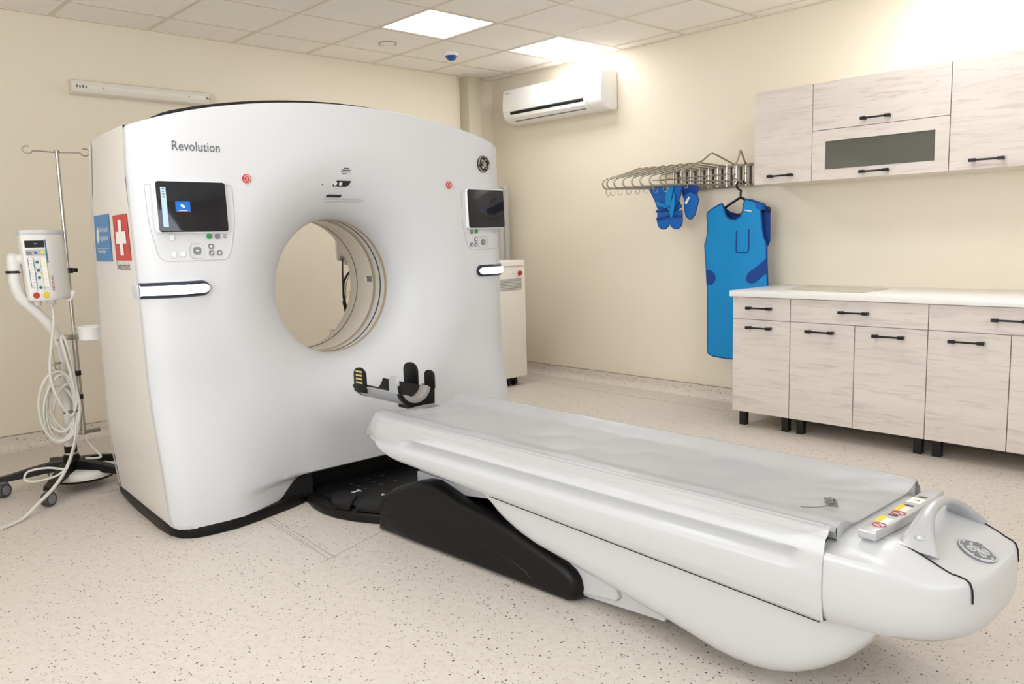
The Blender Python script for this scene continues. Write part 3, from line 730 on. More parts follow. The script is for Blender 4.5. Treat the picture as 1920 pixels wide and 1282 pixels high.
# foot-end nose
def hwn(y):
    q = max(0, (.905-y)/.335); return .312*max(0, 1-q**2.8)**(1/2.8)
def nose_top(x, y):
    q = max(0, (.905-y)/.335); r = abs(x-TX)/.315
    z = .487-.012*q-.055*smooth((q-.35)/.6)
    z -= .030*smooth((r-.55)/.4)
    return z
V = []; F = []; nA = 64; rings = [0, .15, .3, .45, .55, .62, .70, .78, .85, .9, .94, .97]
def npt(a, r):  # a in 0..1 from left edge round the tip to the right edge
    th = PI*(1-a); cxx, syy = cos(th), sin(th); p = 2/2.8
    return (TX+.315*r*math.copysign(abs(cxx)**p, cxx), .925-.340*r*abs(syy)**p)
for r in rings:
    for i in range(nA+1): x, y = npt(i/nA, r); V.append((x, y, nose_top(x, y)))
sidep = [(.985, -.006), (.995, -.018), (1.0, -.035), (1.004, -.06), (1.006, -.09), (1.0, -.115), (.985, -.14), (.96, -.16), (.92, -.175), (.80, -.18)]
for r, dz in sidep:
    for i in range(nA+1):
        x, y = npt(i/nA, r); xe, ye = npt(i/nA, .97); q = smooth((.905-y)/.335/1.0)
        zt = nose_top(xe, ye); zb = .268
        f = -dz/.18; V.append((x, y, zt+(zb-zt)*f if f > .08 else zt+dz))
n = nA+1
for k in range(len(rings)+len(sidep)-1): F += [(k*n+i, k*n+i+1, (k+1)*n+i+1, (k+1)*n+i) for i in range(nA)]
F.append(tuple((len(rings)+len(sidep)-1)*n+i for i in range(n)))
nose = MB().add(V, F).build('end_cap', M_table, t, ang=40)
mb = MB(); mb.tube([(TX-.3085, .9045, .466), (TX-.3155, .9045, .43), (TX-.3185, .9045, .385), (TX-.317, .9045, .34), (TX-.309, .9045, .29)], .0012, 5).build('cap_joint', M_line, t)
# tray outline grooves on the cap
for s in (-1, 1):
    P = spline([(TX+s*.185, .83, nose_top(TX+.185, .83)+.0005), (TX+s*.185, .74, nose_top(TX+.185, .74)+.0005), (TX+s*.183, .66, nose_top(TX+.183, .66)+.0005), (TX+s*.176, .64, nose_top(TX+.176, .64)+.001)], 8)
    xx, yy = TX+s*.172, .578
    P += [Vector((xx, .622, .4275)), Vector((xx, .6125, .421)), Vector((xx, .607, .406)), Vector((xx, .6055, .39)), Vector((xx, .605, .372))]
    MB().tube(P, [.0008+.0016*min(1, i/14) for i in range(len(P))], 6).build('tray_gap', M_blackm, t)
# silver control strip
def strip(a, b, q):
    return (TX+a, .838+b+.03*(1-(a/.24)**2)*-1+.02, .489+q)
pts = [(-.225+.45*i/12, .022) for i in range(13)]+[(.225-.45*i/12, -.022-.012*(1-(2*i/12-1)**2)) for i in range(13)]
cs = MB().prism(pts, lambda a, b, q: (TX+a, .835+b, .484+q), 0, .026, .006).build('control_strip', M_silver, t)
for k, xx in enumerate((-.075, .03, .125)): MB().prism(rrect(.012, .024, .005), lambda a, b, q: (TX+xx+a, .832+b, q), .509, .5106).build('strip_slot', M_navy, cs)
for k, xx in enumerate((-.14, -.02)):
    MB().box(TX+xx-.004, TX+xx+.045, .836, .852, .510, .5106).build('warning_sticker', M_yellow, cs, smooth=False)
    MB().box(TX+xx-.015, TX+xx+.035, .818, .836, .510, .5105).build('notice_sticker', M_flagw, cs, smooth=False)
    mb = MB(); c0 = (TX+xx-.03, .828)
    mb.tube([(c0[0]+.016*cos(2*PI*i/20), c0[1]+.016*sin(2*PI*i/20), .5107) for i in range(20)], .0013, 5, closed=True)
    mb.tube([(c0[0]-.011, c0[1]-.011, .5107), (c0[0]+.011, c0[1]+.011, .5107)], .001, 5).build('prohibition_sign', M_red, cs)
MB().box(TX+.06, TX+.108, .815, .852, .510, .5106).build('notice_sticker', M_flagw, cs, smooth=False)
MB().box(TX+.083, TX+.088, .826, .84, .5106, .511).build('sticker_mark', M_inkb, cs, smooth=False)
# arched grab handle
V = []; F = []; n = 24; K = 14
for i in range(n+1):
    u = -1+2*i/n; x = TX+.175*u; zarc = .462+.082*(1-abs(u)**2.4); yc_ = .735+.015*(1-u*u)
    fl_ = abs(u)**3; wd = .017+.038*fl_; th = .011+.002*fl_
    dzdu = -.082*2.4*abs(u)**1.4*math.copysign(1, u)/.175; tang = Vector((1, 0, dzdu)).normalized(); nr_ = Vector((-tang.z, 0, tang.x))
    for k in range(K):
        a = 2*PI*k/K; V.append(tuple(Vector((x, yc_+wd*cos(a), zarc))+nr_*th*sin(a)))
for i in range(n): F += [(i*K+k, i*K+(k+1) % K, (i+1)*K+(k+1) % K, (i+1)*K+k) for k in range(K)]
F += [tuple(range(K)), tuple(n*K+k for k in range(K))]
hd = MB().add(V, F).build('grab_handle', M_silver, t, ang=60)
for s in (-1, 1):
    bm = bmesh.new(); bmesh.ops.create_uvsphere(bm, u_segments=16, v_segments=10, radius=.013)
    MB().bm(bm, Matrix.Translation((TX+s*.158, .735, .493)) @ Matrix.Diagonal((.5, 1, 1, 1))).build('handle_cap', M_silver, hd)
# badge on the cap
bc = Vector((TX, .652, 0)); bc.z = nose_top(TX, .652)+.003
sl2 = (nose_top(TX, .68)-nose_top(TX, .625))/.055; ty = Vector((0, 1, sl2)).normalized(); nn = Vector((1, 0, 0)).cross(ty)
fb2 = lambda x, y, d: tuple(bc+Vector((1, 0, 0))*x+ty*y+nn*d)
bd2 = MB().prism([(.047*cos(2*PI*i/40), .047*sin(2*PI*i/40)) for i in range(40)], lambda a, b, q: fb2(a, b, q), -.012, .003, .002).build('badge', M_grey, t)
monogram(fb2, .047, .0035, .0017).build('monogram', M_lgrey, bd2)

# clear plastic cover lying over the mattress
random.seed(3)
def cover(u, v):
    # u across (left drape .. right drape), v along
    y = .89+(3.02-.89)*v; s = -.335+.67*u
    dl = .07+.075*smooth((y-2.55)/.4)-.02*smooth((1.2-y)/.3); L = .255+dl*0
    w_ = .0025*sin(9*y+14*s)+.002*sin(23*y-9*s+1)+.003*sin(5*y+3)*sin(11*s)
    wr = smooth((1.25-y)/.35); w_ += wr*.006*sin(30*(s+.5*(y-1)))*smooth((.26-abs(s))/.05)
    wr2 = smooth((y-2.6)/.3); w_ += wr2*.005*sin(17*(s*.8+y))
    if abs(s) < .258:
        dx = s; z = topz(s)+.005+abs(w_)*1.1*smooth((y-.89)/.12)
    else:
        q = (abs(s)-.258)/(.335-.258); sg = math.copysign(1, s)
        vm = .29+.02*sin(7*y)+.27*smooth((y-2.42)/.45)
        vm *= .35+.65*smooth((y-.90)/.12)
        dx, z = bprof(q*vm, y); dx += .0045+.002*q+.0015*sin(19*y)*q; z += .004*(1-q)
        dx *= (1-.10*smooth((y-2.86)/.13)**1.5)*sg
        wq = smooth((y-2.5)/.3)*q; dx += sg*wq*(.006+.004*sin(11*y+9*q))
    e = smooth((y-2.88)/.14)
    if abs(s) < .258: dx *= 1-.10*e**1.5
    if y > 2.985: z -= (y-2.985)*1.6*smooth((z-.42)/.06)
    return (TX+dx, y, z)
cv = MB().grid(cover, 90, 160)
# end flap hanging down over the head end
def flap(u, v):
    x, y, z = cover(u, 1); dx = x-TX
    return (TX+dx*(1-.04*v), y+.010*sin(PI*v)*(abs(dx) < .24), z-max(0, z-.415)*v)
cv.grid(flap, 90, 10)
cvo = cv.build('plastic_cover', M_film, ang=80, weld=True, origin=(TX, 2, .49))
tag(cvo, 'clear wrinkled plastic sheet stretched over the long grey table mattress', 'plastic sheet')
def covz(x, y):
    return topz(x-TX)+.0125
mk = lambda x, y: (x, y, covz(x, y))
mb = MB()
mb.tube(spline([mk(2.02, 1.04), mk(2.06, 1.005), mk(2.10, .99), mk(2.13, 1.0), mk(2.16, 1.01)], 6), .0008, 5)
for k in range(6):
    a, b = 2.085+.011*k, .985+.006*k
    mb.tube(spline([mk(a, b-.02), mk(a+.015, b+.004), mk(a+.006, b+.02), mk(a-.004, b+.006), mk(a+.01, b-.012)], 4), .0006, 5)
mb.build('printed_mark', M_inkb, cvo)

# head holder
h = thing('head_holder', 'black and silver half-round head holder cantilevered off the bore end of the table', 'head rest', (TX, 2.93, .49))
R0 = .102; hz = .594; y0, y1 = 3.02, 3.40
def arcpt(r, a): return (TX+.0+r*sin(a), hz-r*cos(a))
A1 = math.radians(100)
def trough(r, th, ya, yb, a0, a1, n=24):
    pts = [arcpt(r, a0+(a1-a0)*i/n) for i in range(n+1)]+[arcpt(r-th, a1-(a1-a0)*i/n) for i in range(n+1)]
    return MB().prism(pts, lambda a, b, q: (a, q, b), ya, yb)
trough(R0, .012, y0+.02, y1, -A1*.72, A1*.72).build('outer_shell', M_silver, h, ang=40)
trough(R0-.012, .006, y0+.012, y1+.02, -A1*.75, A1*.75).build('liner', M_blackm, h, ang=40)
trough(R0+.002, .016, y0, y0+.022, -A1*.95, A1*.95).build('end_rim', M_black, h, ang=40)
trough(R0+.001, .016, y1-.004, y1+.02, -A1*.72, A1*.72).build('end_rim', M_black, h, ang=40)
fo = [arcpt(R0-.016, -A1*.62+A1*1.35*i/24) for i in range(25)]+[(TX+.064, hz-.012), (TX+.046, hz-.045), (TX+.018, hz-.064), (TX-.014, hz-.06), (TX-.045, hz-.045)]
MB().prism(fo, lambda a, b, q: (a, q, b), y0+.002, y0+.06, .002).build('foam_pad', M_foam, h, ang=30)
MB().prism([(TX+.0-.04, .484), (TX+.0+.10, .484), (TX+.0+.104, hz-.02), (TX+.0+.088, hz-.055), (TX+.0+.05, .50), (TX+.0-.035, .50)], lambda a, b, q: (a, q, b), y0+.001, y0+.10).build('mount', M_black, h, ang=30)
MB().box(TX-.02, TX+.085, 2.94, 3.08, .478, .494, .004).build('support_tongue', M_black, h)
def tab(side, yc_, wid, z0_, z1_, M, name='side_tab'):
    sx = TX+.0+side*(R0-.004); q = [(yc_-wid/2, z0_), (yc_+wid/2, z0_)]+[(yc_+wid/2*cos(a), z1_-wid/2*.7+wid/2*.7*sin(a)) for a in [PI*i/8 for i in range(9)]]
    return MB().prism(q, lambda a, b, t_: (sx+t_, a, b), -.006, .006, .002).build(name, M, h)
ty_ = tab(-1, 3.345, .10, hz-.06, hz+.062, M_black)
for k in range(4): MB().box(TX+.0-R0-.0035, TX+.0-R0-.0015, 3.318, 3.372, hz-.016+.018*k, hz-.007+.018*k).build('hazard_stripe', M_gold, ty_, smooth=False)
tab(-1, 3.06, .07, hz-.03, hz+.052, M_silver)
tab(1, 3.20, .11, hz-.03, hz+.078, M_black); tab(1, 3.05, .07, hz-.03, hz+.055, M_black)

# ================================================================== CABINETS
def pull(x, yc_, z, parent, L=.174):
    mb = MB(); hx = x-.034
    mb.box(hx-.005, hx+.005, yc_-L/2+.02, yc_+L/2-.02, z-.005, z+.005, .001, 1)
    for s in (-1, 1):
        a, b = sorted((yc_+s*(L/2), yc_+s*(L/2-.034)))
        mb.box(hx-.008, hx+.008, a, b, z-.009, z+.009, .002, 1)
        a, b = sorted((yc_+s*(L/2-.008), yc_+s*(L/2-.024))); mb.box(hx, x-.0001, a, b, z-.007, z+.007)
    return mb.build('handle', M_handle, parent, ang=30)
XL, XU = 4.606, 4.909
def front(name, x, ya, yb, z0, z1, parent): return MB().box(x, x+.018, ya+.0022, yb-.0022, z0, z1, .0015, 1).build(name, M_oak, parent)
def base_unit(ya, yb, doors, label):
    b = thing('base_cabinet', label, 'cabinet', ((XL+RX)/2, (ya+yb)/2, 0), 'base cabinets along the right wall')
    MB().box(XL+.019, RX-.08, ya+.0005, yb-.0005, .1, .846).build('body', M_carc, b, smooth=False)
    d = front('drawer', XL, ya, yb, .705, .843, b); pull(XL, (ya+yb)/2, .778, d)
    wd = (yb-ya)/doors
    for k in range(doors):
        p, q = ya+k*wd, ya+(k+1)*wd; dd = front('door', XL, p, q, .1, .7015, b); pull(XL, (p+q)/2, .654, dd)
    for yy in (ya+.028, yb-.028-.044):
        for xx in (XL+.045, RX-.16): MB().box(xx, xx+.044, yy, yy+.044, .0, .1, .002, 1).build('leg', M_handle, b)
base_unit(2.463, 2.863, 1, 'narrow pale oak base cabinet with one drawer at the end by the apron')
base_unit(1.663, 2.463, 2, 'pale oak base cabinet, drawer over two doors, in the middle of the row')
base_unit(.863, 1.663, 2, 'pale oak base cabinet, drawer over two doors, farthest from the apron')
ct = MB().box(XL-.022, RX-.001, .863, 2.875, .847, .885, .004, 2).build('countertop', M_top); tag(ct, 'white worktop lying across the row of pale oak base cabinets', 'worktop')
gl = MB().prism([(4.70, 2.075), (4.785, 2.60), (5.20, 2.635), (5.10, 2.08)], lambda a, b, q: (a, b, q), .8852, .8885, .001).build('counter_panel', mat('counter_sheet', srgb(186, 178, 162), .15, spec=.6)); tag(gl, 'thin greyish glossy flat sheet lying on the white worktop', 'sheet')
def wall_unit(ya, yb, kind, label):
    b = thing('wall_cabinet', label, 'cabinet', ((XU+RX)/2, (ya+yb)/2, 1.5613), 'wall cabinets above the worktop')
    MB().box(XU+.019, RX-.001, ya+.0005, yb-.0005, 1.5613, 2.1534).build('body', M_carc, b, smooth=False)
    c = (ya+yb)/2
    if kind == 'glass':
        d = front('flap_door', XU, ya, yb, 1.866, 2.1534, b); pull(XU, c, 1.903, d)
        z0, z1 = 1.5613, 1.8625; y0_, y1_ = ya+.0022, yb-.0022; m_ = MB()
        for a0_, a1_, b0_, b1_ in ((y0_, ya+.075, z0, z1), (yb-.085, y1_, z0, z1), (ya+.075, yb-.085, z0, 1.625), (ya+.075, yb-.085, 1.795, z1)): m_.box(XU, XU+.018, a0_, a1_, b0_, b1_)
        d = m_.build('flap_door', M_oak, b, smooth=False, weld=False); pull(XU, c, 1.594, d)
        MB().box(XU+.008, XU+.012, ya+.07, yb-.08, 1.62, 1.80).build('glass_pane', M_smoke, d, smooth=False)
    else:
        n_ = 1 if yb-ya < .5 else 2; wd = (yb-ya)/n_
        for k in range(n_):
            d = front('door', XU, ya+k*wd, ya+(k+1)*wd, 1.5613, 2.1534, b); pull(XU, ya+(k+.5)*wd, 1.608, d)
wall_unit(2.499, 2.899, 'door', 'narrow pale oak wall cabinet with one door beside the hanger rack')
wall_unit(1.699, 2.499, 'glass', 'pale oak wall cabinet with two flap doors, the lower with a smoked glass pane')
wall_unit(.899, 1.699, 'door', 'pale oak wall cabinet with full-height doors, farthest from the hanger rack')

# ================================================================== AIR CONDITIONER
ac = thing('air_conditioner', 'white split air conditioner mounted high on the right wall', 'air conditioner', (5.17, 5.0, 2.27))
AY0, AY1 = 4.362, 5.515; ax = RX
AP = [(0, 2.575), (-.165, 2.572), (-.195, 2.562), (-.205, 2.54), (-.212, 2.42), (-.210, 2.36), (-.198, 2.325), (-.165, 2.29), (-.12, 2.272), (-.02, 2.268), (0, 2.275)]
def acp(a, b, q): return (ax-.001+a, q, b)
MB().prism(AP, acp, AY0+.16, AY1, .006).build('body', M_acw, ac, ang=30)
MB().prism(AP, acp, AY0, AY0+.158, .012, 3).build('end_panel', M_acw, ac, ang=30)
MB().prism([(-.203, 2.55), (-.209, 2.54), (-.219, 2.42), (-.216, 2.372), (-.208, 2.368), (-.205, 2.42)], acp, AY0+.165, AY1-.006, .002).build('front_panel', M_acw, ac, ang=30)
MB().prism([(-.2145, 2.366), (-.2125, 2.343), (-.200, 2.343), (-.200, 2.366)], acp, AY0+.19, AY1-.10).build('air_outlet', M_blackm, ac, ang=30)
MB().prism([(-.211, 2.341), (-.203, 2.315), (-.17, 2.288), (-.16, 2.292), (-.195, 2.325), (-.20, 2.341)], acp, AY0+.185, AY1-.09, .001).build('louvre', M_acw, ac, ang=30)
MB().prism([(-.175, 2.289), (-.168, 2.283), (-.16, 2.29), (-.17, 2.295)], acp, AY0+.19, AY1-.12).build('louvre_gap', M_grey, ac, ang=30)
MB().lathe([(0, 0), (.004, 0), (.004, .003)], (ax-.2065, AY0+.07, 2.40), 'x', 10).build('sensor_dot', M_grey, ac)
MB().box(ax-.2125, ax-.209, AY1-.10, AY1-.045, 2.527, 2.533).build('brand_mark', M_line, ac, smooth=False)
for k in range(3): MB().box(ax-.1985+0, ax-.1965, AY0+.45+.25*k, AY0+.47+.25*k, 2.345, 2.36).build('outlet_rib', M_lgrey, ac, smooth=False)

# ================================================================== HANGER RACK, APRON, SHIELDS
rk = thing('hanger_rack', 'steel wall rack with ten swinging hanger arms beside the wall cabinets', 'hanger rack', (RX-.03, 3.5, 1.58))
PX = RX-.055
MB().box(RX-.02, RX-.001, 3.02, 3.93, 1.575, 1.597).build('lower_rail', M_steel, rk)
MB().box(RX-.02, RX-.001, 3.12, 3.93, 1.722, 1.74).build('upper_rail', M_steel, rk)
dirs = [(-.52, .19), (-.52, .225), (-.52, .235), (-.52, .23), (-.52, .225), (-.52, .225), (-.52, .22), (-.52, .21), (-.54, .095), (-.51, -.215)]
def path_arm(px, py, dx_, dy_, zb, zpost, zapex, sa):
    L = math.hypot(dx_, dy_); ux, uy = dx_/L, dy_/L; r = .036
    P = lambda s, z: Vector((px+ux*s, py+uy*s, z))
    pts = [P(0, zb), P(L-r, zb)]+[P(L-r+r*sin(a), zb+r-r*cos(a)) for a in [PI*i/8*.97 for i in range(1, 9)]]
    k = P(L*sa, zapex); pts += [P(L*.62, zb+2*r+(zapex-zb-2*r)*.55), k+Vector((-ux*-.02, -uy*-.02, -.006)), k, P(L*sa-.03, zapex-.006), P(.0, zpost)]
    return pts, P, L
for k, (dx_, dy_) in enumerate(dirs):
    py = 3.85-.0775*k; zb = 1.602+(.014 if k == 8 else 0)
    if k > 0: MB().box(RX-.018, RX-.0005, py-.014, py-.006, 1.597, 1.722).build('post_shadow', M_tyre, rk, smooth=False)  # dark strip standing for the narrow shadow beside each post
    MB().tube([(PX, py, 1.585), (PX, py, 1.745)], .008, 8).build('pivot_post', M_steel, rk)
    pts, P, L = path_arm(PX, py, dx_, dy_, zb, 1.728, 1.757 if k < 8 else 1.808, .42 if k < 8 else .45)
    arm = MB().tube(pts, .0062, 8).build('hanger_arm', M_steel, rk, ang=60)
    MB().tube([P(.0, 1.665), P(L*.22, 1.668)], .004, 6).build('brace', M_steel, arm, ang=60)
    c = P(L-.03, zb); ux, uy = dx_/L, dy_/L
    hk = [c+Vector((0, 0, 0)), c+Vector((0, 0, -.03))]+[c+Vector((ux*-.018*(1-cos(a)), uy*-.018*(1-cos(a)), -.03-.022*sin(a))) for a in [PI*i/7 for i in range(1, 7)]]+[c+Vector((ux*-.036, uy*-.036, -.022))]
    MB().tube(hk, .0025, 6).build('hook', M_steel, arm, ang=60)
# apron on a black hanger
hx0 = 5.085; hy0 = 3.105
hg = thing('coat_hanger', 'black plastic coat hanger on the last rack arm, holding the blue apron', 'hanger', (hx0, hy0, 1.35))
hkp = [(hx0, hy0, 1.487), (hx0, hy0, 1.525), (hx0, hy0-.003, 1.54), (hx0, hy0+.022, 1.557), (hx0, hy0+.033, 1.578), (hx0, hy0+.022, 1.600), (hx0, hy0-.002, 1.608), (hx0, hy0-.024, 1.598), (hx0, hy0-.03, 1.582)]
MB().tube(spline(hkp, 5), .0075, 8).build('hook', M_handle, hg, ang=60)
mb = MB(); mb.tube(spline([(hx0, hy0+.19, 1.395), (hx0, hy0+.1, 1.443), (hx0, hy0+.04, 1.475), (hx0, hy0, 1.492), (hx0, hy0-.04, 1.475), (hx0, hy0-.1, 1.443), (hx0, hy0-.19, 1.395)], 6), .009, 8)
mb.tube([(hx0, hy0+.17, 1.392), (hx0, hy0, 1.375), (hx0, hy0-.17, 1.392)], .0045, 8).build('shoulder_bar', M_handle, hg, ang=60)
ap = thing('lead_apron', 'bright blue sleeveless lead apron with navy trim hanging by the base cabinets', 'apron', (hx0, hy0, .38))
ol = [(.012, 1.387), (.0, 1.37)]
OL = [(3.350, 1.398), (3.29, 1.43), (3.222, 1.458), (3.207, 1.42), (3.190, 1.37), (3.155, 1.345), (3.11, 1.34), (3.07, 1.36), (3.052, 1.40), (3.045, 1.45), (3.03, 1.478), (2.98, 1.462), (2.93, 1.44), (2.925, 1.36), (2.918, 1.28), (2.908, 1.215), (2.895, 1.19), (2.888, 1.16), (2.885, 1.05), (2.876, .90), (2.876, .40), (2.95, .376), (3.15, .366), (3.29, .37), (3.335, .385), (3.338, .6), (3.347, .9), (3.36, 1.05), (3.372, 1.17), (3.358, 1.20), (3.345, 1.26), (3.342, 1.33), (3.353, 1.37)]
def apx(y, z): return 5.055-.028*(1-((y-3.12)/.26)**2)-.015*smooth((.9-z)/.5)+.006*sin(y*21+z*3)
bm = bmesh.new(); vs = [bm.verts.new((0, y, z)) for y, z in OL]; bm.faces.new(vs)
for cutz in [.45+.075*i for i in range(14)]: bmesh.ops.bisect_plane(bm, geom=bm.verts[:]+bm.edges[:]+bm.faces[:], plane_co=(0, 0, cutz), plane_no=(0, 0, 1))
for cuty in [2.92+.05*i for i in range(9)]: bmesh.ops.bisect_plane(bm, geom=bm.verts[:]+bm.edges[:]+bm.faces[:], plane_co=(0, cuty, 0), plane_no=(0, 1, 0))
bmesh.ops.triangulate(bm, faces=bm.faces[:])
bm.verts.index_update(); base = [(v.co.y, v.co.z) for v in bm.verts]; fc = [[v.index for v in f.verts] for f in bm.faces]; bm.free()
n = len(base); V = [(apx(y, z), y, z) for y, z in base]+[(apx(y, z)+.012, y, z) for y, z in base]
MB().add(V, fc+[tuple(i+n for i in f[::-1]) for f in fc]).build('front_panel', M_blue, ap, ang=50, fixn=False)
OLd = [(a[0]+(b[0]-a[0])*k/4, a[1]+(b[1]-a[1])*k/4) for a, b in zip(OL, OL[1:]+OL[:1]) for k in range(4)]
MB().tube([(apx(y, z)+.005, y, z) for y, z in OLd], .0068, 6, closed=True).build('edge_binding', M_dblue, ap, ang=60)
# back panel seen through the neck and the arm hole
BK = [(3.25, 1.44), (3.2, 1.40), (3.15, 1.385), (3.1, 1.39), (3.05, 1.44), (3.02, 1.478), (2.915, 1.43), (2.892, 1.40), (2.892, 1.25), (2.892, 1.19), (2.905, 1.16), (2.95, 1.12), (3.2, 1.12), (3.3, 1.3)]
MB().prism(BK, lambda a, b, q: (5.11+q-.02*smooth((b-1.38)/.08), a, b), 0, .01, .002).build('back_panel', M_dblue, ap)
MB().prism([(3.03, 1.48), (2.925, 1.445), (2.915, 1.40), (3.042, 1.435)], lambda a, b, q: (5.035+q, a, b), 0, .075, .008).build('shoulder', M_mblue, ap)
MB().tube([(5.08, 2.885+.012*cos(2*PI*i/14), 1.40+.018*sin(2*PI*i/14)) for i in range(14)], .004, 6, closed=True).build('buckle', M_handle, ap)
MB().prism([(3.035, 1.408), (2.985, 1.398), (2.985, 1.391), (3.035, 1.401)], lambda a, b, q: (apx(a, b)-q, a, b), .001, .004).build('reflective_strip', M_flagw, ap)
MB().tube(spline([(apx(3.098, z)-.001, 3.098+.0, z) for z in (1.265, 1.2, 1.14)]+[(apx(3.09, 1.118)-.001, 3.09, 1.118), (apx(3.05, 1.115)-.001, 3.05, 1.115), (apx(3.005, 1.12)-.001, 3.012, 1.12)]+[(apx(3.005, z)-.001, 3.004, z) for z in (1.15, 1.2, 1.275)], 4), .0045, 6).build('pocket_trim', M_dblue, ap)
MB().prism([(3.357, .992), (3.31, .985), (3.285, .965), (3.275, .935), (3.285, .905), (3.31, .885), (3.35, .885)], lambda a, b, q: (apx(a, b)-q, a, b), .001, .006).build('strap', M_dblue, ap)
MB().prism([(2.884, 1.07), (2.97, 1.0), (3.005, .975), (3.02, .945), (3.015, .915), (2.99, .902), (2.965, .905), (2.93, .935), (2.880, .975)], lambda a, b, q: (apx(a, b)-q, a, b), .001, .006).build('strap', M_dblue, ap)
# thyroid shields
def lobes(name, label, parts, strips, grp='blue collar shields on the rack'):
    o = thing(name, label, 'collar shield', (5.0, parts[0][1][0][0], 1.3), grp)
    for nm, pts, x, M in parts:
        MB().prism(pts, lambda a, b, q: (x+q+.12*(a-3.6)*0, a, b), 0, .014, .003).build(nm, M, o)
        MB().tube([(x+.006, y, z) for y, z in pts], .005, 6, closed=True).build('edge_binding', M_dblue, o, ang=60)
    for pts, x, M in strips: MB().prism(pts, lambda a, b, q: (x+q, a, b), 0, .008, .002).build('strap', M, o)
    return o
sx_ = 4.984
lobes('collar_shield', 'blue collar shield with two rounded lobes, nearest the tips of the rack arms',
      [('collar_band', [(3.82, 1.585), (3.70, 1.60), (3.665, 1.58), (3.655, 1.53), (3.62, 1.50), (3.56, 1.50), (3.53, 1.45), (3.60, 1.41), (3.725, 1.41), (3.745, 1.45), (3.77, 1.51)], sx_, M_mblue),
       ('lobe', [(3.733, 1.42), (3.63, 1.42), (3.625, 1.345), (3.635, 1.312), (3.665, 1.293), (3.695, 1.293), (3.72, 1.31), (3.735, 1.345)], sx_-.016, M_mblue),
       ('lobe', [(3.625, 1.42), (3.515, 1.42), (3.513, 1.345), (3.525, 1.312), (3.55, 1.293), (3.585, 1.295), (3.61, 1.31), (3.624, 1.335)], sx_-.016, M_mblue)],
      [([(3.74, 1.432), (3.635, 1.452), (3.632, 1.435), (3.74, 1.414)], sx_-.026, M_dblue), ([(3.735, 1.378), (3.63, 1.392), (3.63, 1.375), (3.735, 1.36)], sx_-.026, M_dblue), ([(3.625, 1.392), (3.515, 1.39), (3.515, 1.372), (3.625, 1.378)], sx_-.026, M_dblue),
       ([(3.73, 1.50), (3.66, 1.47), (3.60, 1.44), (3.60, 1.415), (3.67, 1.45), (3.735, 1.47)], sx_-.026, M_blue)])
lobes('collar_shield', 'blue collar shield with a dangling light-blue strap, between the two others',
      [('collar_band', [(3.61, 1.60), (3.55, 1.605), (3.50, 1.595), (3.52, 1.52), (3.555, 1.45), (3.615, 1.46), (3.635, 1.49)], sx_-.035, M_mblue)],
      [([(3.625, 1.59), (3.565, 1.60), (3.595, 1.455), (3.645, 1.465)], sx_-.047, M_blue), ([(3.555, 1.55), (3.545, 1.51), (3.555, 1.43), (3.57, 1.375), (3.585, 1.375), (3.59, 1.42), (3.585, 1.47)], sx_-.058, M_blue)])
lobes('collar_shield', 'blue oval-ended collar shield with a white label, nearest the apron',
      [('collar_band', [(3.55, 1.60), (3.42, 1.605), (3.40, 1.57), (3.42, 1.525), (3.395, 1.50), (3.50, 1.46), (3.53, 1.53)], sx_+.02, M_dblue),
       ('lobe', [(3.50, 1.53), (3.45, 1.55), (3.395, 1.52), (3.385, 1.49), (3.40, 1.44), (3.415, 1.39), (3.44, 1.362), (3.463, 1.36), (3.49, 1.38), (3.502, 1.42), (3.505, 1.48)], sx_, M_mblue)],
      [([(3.495, 1.475), (3.46, 1.52), (3.448, 1.512), (3.478, 1.465)], sx_-.012, M_flagw)])

# ================================================================== WALL LIGHT, CEILING DEVICES
wl = thing('wall_lamp', 'unlit white fluorescent wall lamp on the back wall, left above the scanner', 'lamp', (2.06, BY-.04, 2.25))
wx0, wx1 = 1.615, 2.512
MB().box(wx0+.01, wx1-.01, BY-.035, BY-.001, 2.262, 2.335, .004).build('tray', M_acw, wl)
WP = [(-.003, 2.343), (-.045, 2.343), (-.072, 2.333), (-.084, 2.31), (-.084, 2.285), (-.072, 2.262), (-.045, 2.252), (-.003, 2.252)]
MB().prism(WP, lambda a, b, q: (q, BY+a, b), wx0, wx1, .004).build('cover', M_clear, wl, ang=25)
for xx in (wx0+.02, wx1-.03):
    m_ = MB()
    for k in range(4 if xx < 2 else 2): m_.box(xx+.018*k, xx+.010+.018*k, BY-.0862, BY-.0835, 2.288, 2.306-.004*(k % 2))
    m_.build('lamp_socket', M_grey, wl, smooth=False)
for xx in (1.80, 2.36): MB().lathe([(0, 0), (.006, 0), (.007, .003)], (xx, BY-.0862, 2.297), 'y', 12).build('cover_screw', M_line, wl)
sp = thing('ceiling_vent', 'small flush round ceiling cap in a ceiling tile', 'vent', (3.664, 5.241, HZ-.008))
MB().lathe([(.0, -.004), (.05, -.004), (.058, -.003), (.062, .002)], (3.664, 5.241, HZ), 'z', 32).build('cap', M_ceil, sp)
MB().tube([(3.664+.066*cos(2*PI*i/36), 5.241+.066*sin(2*PI*i/36), HZ+.0) for i in range(36)], .003, 6, closed=True).build('rim', M_seam, sp)
dm = thing('ceiling_sensor', 'blue-domed sensor on a white base under the ceiling', 'sensor', (4.248, 5.208, HZ-.06))
MB().lathe([(.055, .003), (.058, -.01), (.052, -.02), (.0, -.02)], (4.248, 5.208, HZ), 'z', 28).build('base', M_acw, dm)
MB().lathe([(.047, -.019), (.045, -.032), (.03, -.05), (.018, -.056), (0, -.057)], (4.248, 5.208, HZ), 'z', 28).build('dome', M_dome, dm)

